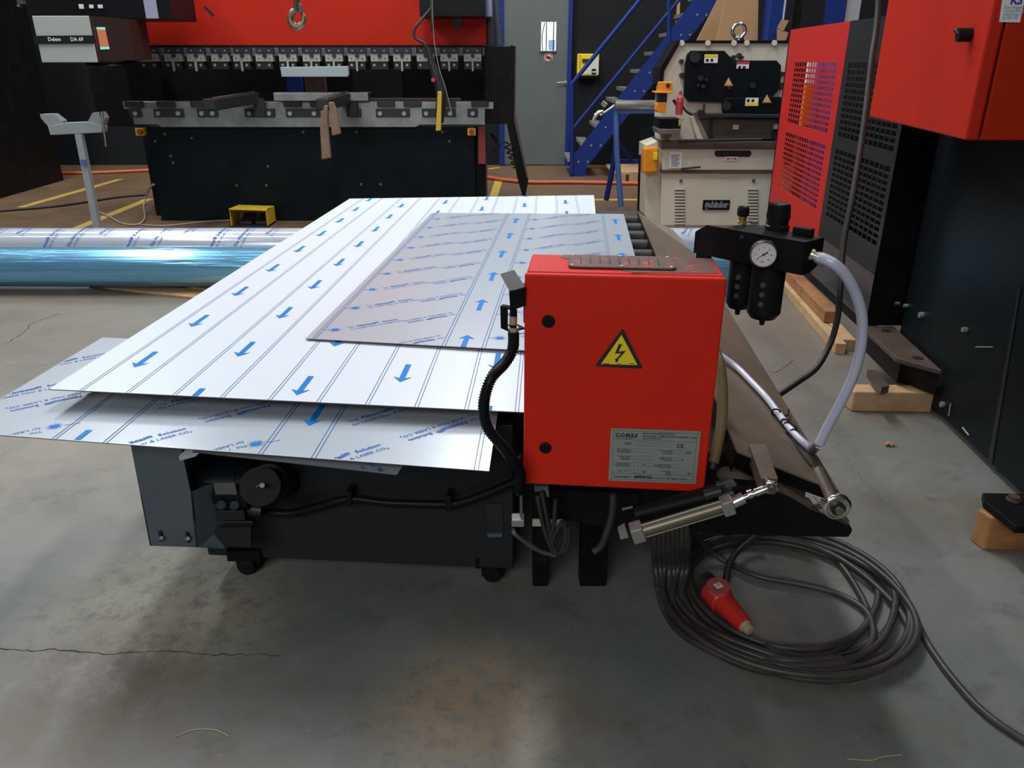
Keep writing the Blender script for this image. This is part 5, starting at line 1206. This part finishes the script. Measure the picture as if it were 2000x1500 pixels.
# things seen behind the perforations
d = MB(); d.prism([gpt(sR+1.22, 0, -.35), gpt(sR+1.80, 0, -.35), gpt(sR+1.80, 1.45, -.35), gpt(sR+1.22, 1.45, -.35)], ud*.02); tag(part('purple_backing', d, PURP), 'purple sheet added for the tinted view behind the perforated red guard', 'panel')  # added sheet, its purple stands in for blue seen through reddish film
tx = thing('upright_strip', gpt(sR+1.60, .8, -.3), 'orange and white upright strip seen through the red guard', 'strip')  # plain two-colour strip, gives no light
p_ = gpt(sR+1.60, .90, -.26); d = MB(); d.box((p_.x-.03, p_.y-.03, .85), (p_.x+.03, p_.y+.03, 1.16)); part('lower_half', d, ORG, tx); d = MB(); d.box((p_.x-.03, p_.y-.03, 1.16), (p_.x+.03, p_.y+.03, 1.36)); part('upper_half', d, WHITE, tx)
tag(part('steel_post', MB().box((p_.x-.04, p_.y-.02, 0), (p_.x+.04, p_.y+.04, .849)), RUSTD), 'dim brown post below the orange strip behind the red guard', 'post')

d = MB(); d.prism([gpt(s0k-.1, 0, -.75), gpt(sL+2.2, 0, -.75), gpt(sL+2.2, 1.45, -.75), gpt(s0k-.1, 1.45, -.75)], ud*.02); part('dark_backing', d, BLK, gdn)  # added black backing, keeps the view through the perforations dark
# wood blocks
def block(pts, h, lab):
    d = MB(); d.prism([V((p.x, p.y, 0)) for p in pts], (0, 0, h)); return tag(part('wood_block', d, WOOD if 'pale' in lab else WOODO, bev=.006), lab, 'wood block', 'timber blocks under the black machine')
a = at(1662, 804, z=0); b = at(1770, 806, z=0)
o = block([a, b+V((.1, 0, 0)), b+V((.1, .085, 0)), a+V((-.01, .085, 0))], .088, 'pale timber block under the ledge of the black machine')
a = at(1893, 1055, z=0); b = at(1920, 1075, z=0); c_ = at(2040, 1078, z=0)
o = block([a, b, c_, V((c_.x, a.y+.02, 0))], .11, 'orange brown timber block under the near foot of the black machine')
# ============================================================ FLOOR CABLE
cc = thing('power_cable_coil', (.72, 1.68, 0), 'coiled thick black power cable with red plug on the floor', 'power cable')
pts = []
r_ = .0088
loops = 8
rad = [.238, .262, .300, .275, .318, .290, .325, .305]
ctr = [(.715, 1.715), (.725, 1.70), (.722, 1.685), (.70, 1.69), (.715, 1.682), (.73, 1.678), (.717, 1.68), (.705, 1.685)]
def lp_(r, c, k, ph=0):
    P = []
    for i in range(24):
        a = 2*PI*i/24+ph; q = r*(1+.02*math.sin(3*a+k*1.7)+.015*math.sin(2*a+k))
        P.append(V((c[0]+q*1.02*math.cos(a), c[1]+q*.98*math.sin(a), r_+.0005+.011*(k//3)+.006*abs(math.sin(a*1.5+k*2.1)))))
    return P
for k in range(loops): 
    P = lp_(rad[k], ctr[k], k)
    if k == loops-1: P = P[:13]
    pts += P
# smooth the seams between loops
for _ in range(2):
    pts = [pts[0]]+[(pts[i-1]+pts[i]*2+pts[i+1])/4 for i in range(1, len(pts)-1)]+[pts[-1]]
inn = [at(x, y, z=r_) for x, y in ((1466, 1243), (1510, 1268), (1570, 1283), (1630, 1275), (1680, 1235))]
out = [at(x, y, z=r_) for x, y in ((1772, 1150), (1786, 1205), (1815, 1262), (1860, 1325), (1920, 1390), (2000, 1446), (2120, 1510))]
d = MB(); d.tube(inn+[at(1694, 1190, z=r_)]+pts[2:]+[], r_, 0, 12, sub=4); part('coiled_cable', d, CABLE, cc)
d = MB(); d.tube([at(x, y, z=.03) for x, y in ((1400, 1040), (1500, 1036), (1600, 1050), (1680, 1082), (1735, 1122))]+[at(1764, 1165, z=.018)]+out[1:], r_, 0, 12); part('cable_tail', d, CABLE, cc)
d = MB(); d.tube([at(x, y, z=z_) for x, y, z_ in ((1352, 1035, .12), (1372, 1062, .06), (1410, 1092, .015), (1480, 1125, .012), (1560, 1140, .010), (1630, 1158, .010), (1690, 1192, .014), (1706, 1235, .02), (1690, 1270, .022), (1640, 1303, .022), (1560, 1312, .02), (1480, 1290, .014), (1420, 1250, .010))], r_, 0, 12); part('crossing_cable', d, CABLE, cc)
d = MB(); d.tube([at(x, y, z=z_) for x, y, z_ in ((1500, 1035, .05), (1470, 1052, .04), (1432, 1088, .035), (1418, 1130, .02), (1424, 1165, .012))], r_, 0, 12); part('looped_end', d, CABLE, cc)
for k in range(8):
    x = 1282+k*9; ck = V((.715, 1.685, 0)); rk = (.325, .312, .318, .300, .292, .306, .284, .272)[k]; P = [at(x-4, 985, Y=1.72-.012*k), at(x-3, 1060, Y=1.70-.012*k), at(x-2, 1105, z=.07)]
    for i in range(6):
        a = math.radians(186+i*19); P.append(ck+V((rk*(1+.02*math.sin(i*1.3+k))*math.cos(a), (rk-.006*i)*math.sin(a), .012+.009*((k+i//2) % 3))))
    part('riser_cable', MB().tube(P, r_, 0, 10), CABLE, cc)
# plug
pa_ = at(1388, 1150, z=.045); pb2 = at(1455, 1222, z=.035); T = (pb2-pa_).normalized(); ln = (pb2-pa_).length
pg = MB(); pg.lathe(pa_, T, [(0, .028), (.005, .033), (.05, .034), (.055, .030), (ln, .021)], 0, 26); pl_ = part('red_plug', pg, PLUGR, cc)
up = V((0, -.25, 1)).normalized(); sd = T.cross(up).normalized(); up = sd.cross(T).normalized()
c_ = pa_+T*.030+up*.030
pg = MB(); pg.cyl(c_-up*.006, c_+up*.006, .030, 0, 28); part('plug_flap', pg, PLUGD, pl_)
pg = MB(); pg.cyl(pa_-T*.03, pa_+T*.01, .031, 0, 24); part('plug_collar', pg, mat('plug_black', (.03, .02, .02), .5), pl_)
pg = MB(); cl = c_+up*.0066
pg.poly([cl-T*.009-sd*.010, cl+T*.009-sd*.010, cl+T*.009+sd*.010, cl-T*.009+sd*.010], 0)
pg.poly([cl+up*.0003-T*.006-sd*.008, cl+up*.0003-T*.004-sd*.008, cl+up*.0003-T*.004+sd*.003, cl+up*.0003-T*.006+sd*.003], 1)
for k in range(3): pg.poly([cl+up*.0003+T*(.0015*k-.001)-sd*.008, cl+up*.0003+T*(.0015*k-.0004)-sd*.008, cl+up*.0003+T*(.0015*k-.0004)+sd*.007, cl+up*.0003+T*(.0015*k-.001)+sd*.007], 1)
part('plug_label', pg, [WHITE, ANTH], pl_)
pg = MB(); pg.lathe(pb2-T*.003, T, [(0, .018), (.006, .018), (.008, .015), (.022, .013), (.024, .009)], 0, 8); part('plug_gland', pg, mat('gland_tan', (.42, .32, .18), .5), pl_)
# dry leaf, straw
lf_ = at(1737, 868, z=.004)
d = MB(); P = []
for k in range(12): a = 2*PI*k/12; r = .022*(1 if k % 2 else .55); P.append(lf_+V((r*1.2*math.cos(a), r*math.sin(a), .004*(k % 3))))
d.prism(P, (0, 0, .0008)); tag(part('dry_leaf', d, LEAF), 'small dry brown leaf on the floor by the black machine', 'leaf')
d = MB(); d.tube([at(x, y, z=.0015) for x, y in ((342, 1440), (372, 1427), (400, 1424), (425, 1427), (447, 1438))], .0011, 0, 5); tag(part('straw', d, mat('straw', (.50, .42, .20), .6)), 'thin pale straw lying on the floor at bottom left', 'straw')
d = MB(); d.tube([at(x, y, z=.0012) for x, y in ((1655, 1482), (1700, 1485), (1725, 1478), (1762, 1474))], .0011, 0, 5); tag(part('wood_splinter', d, mat('straw', (.5, .42, .2))), 'pale splinter lying on the floor at bottom right', 'splinter')
for o in bpy.data.objects:
    if '_w' in o: del o['_w']
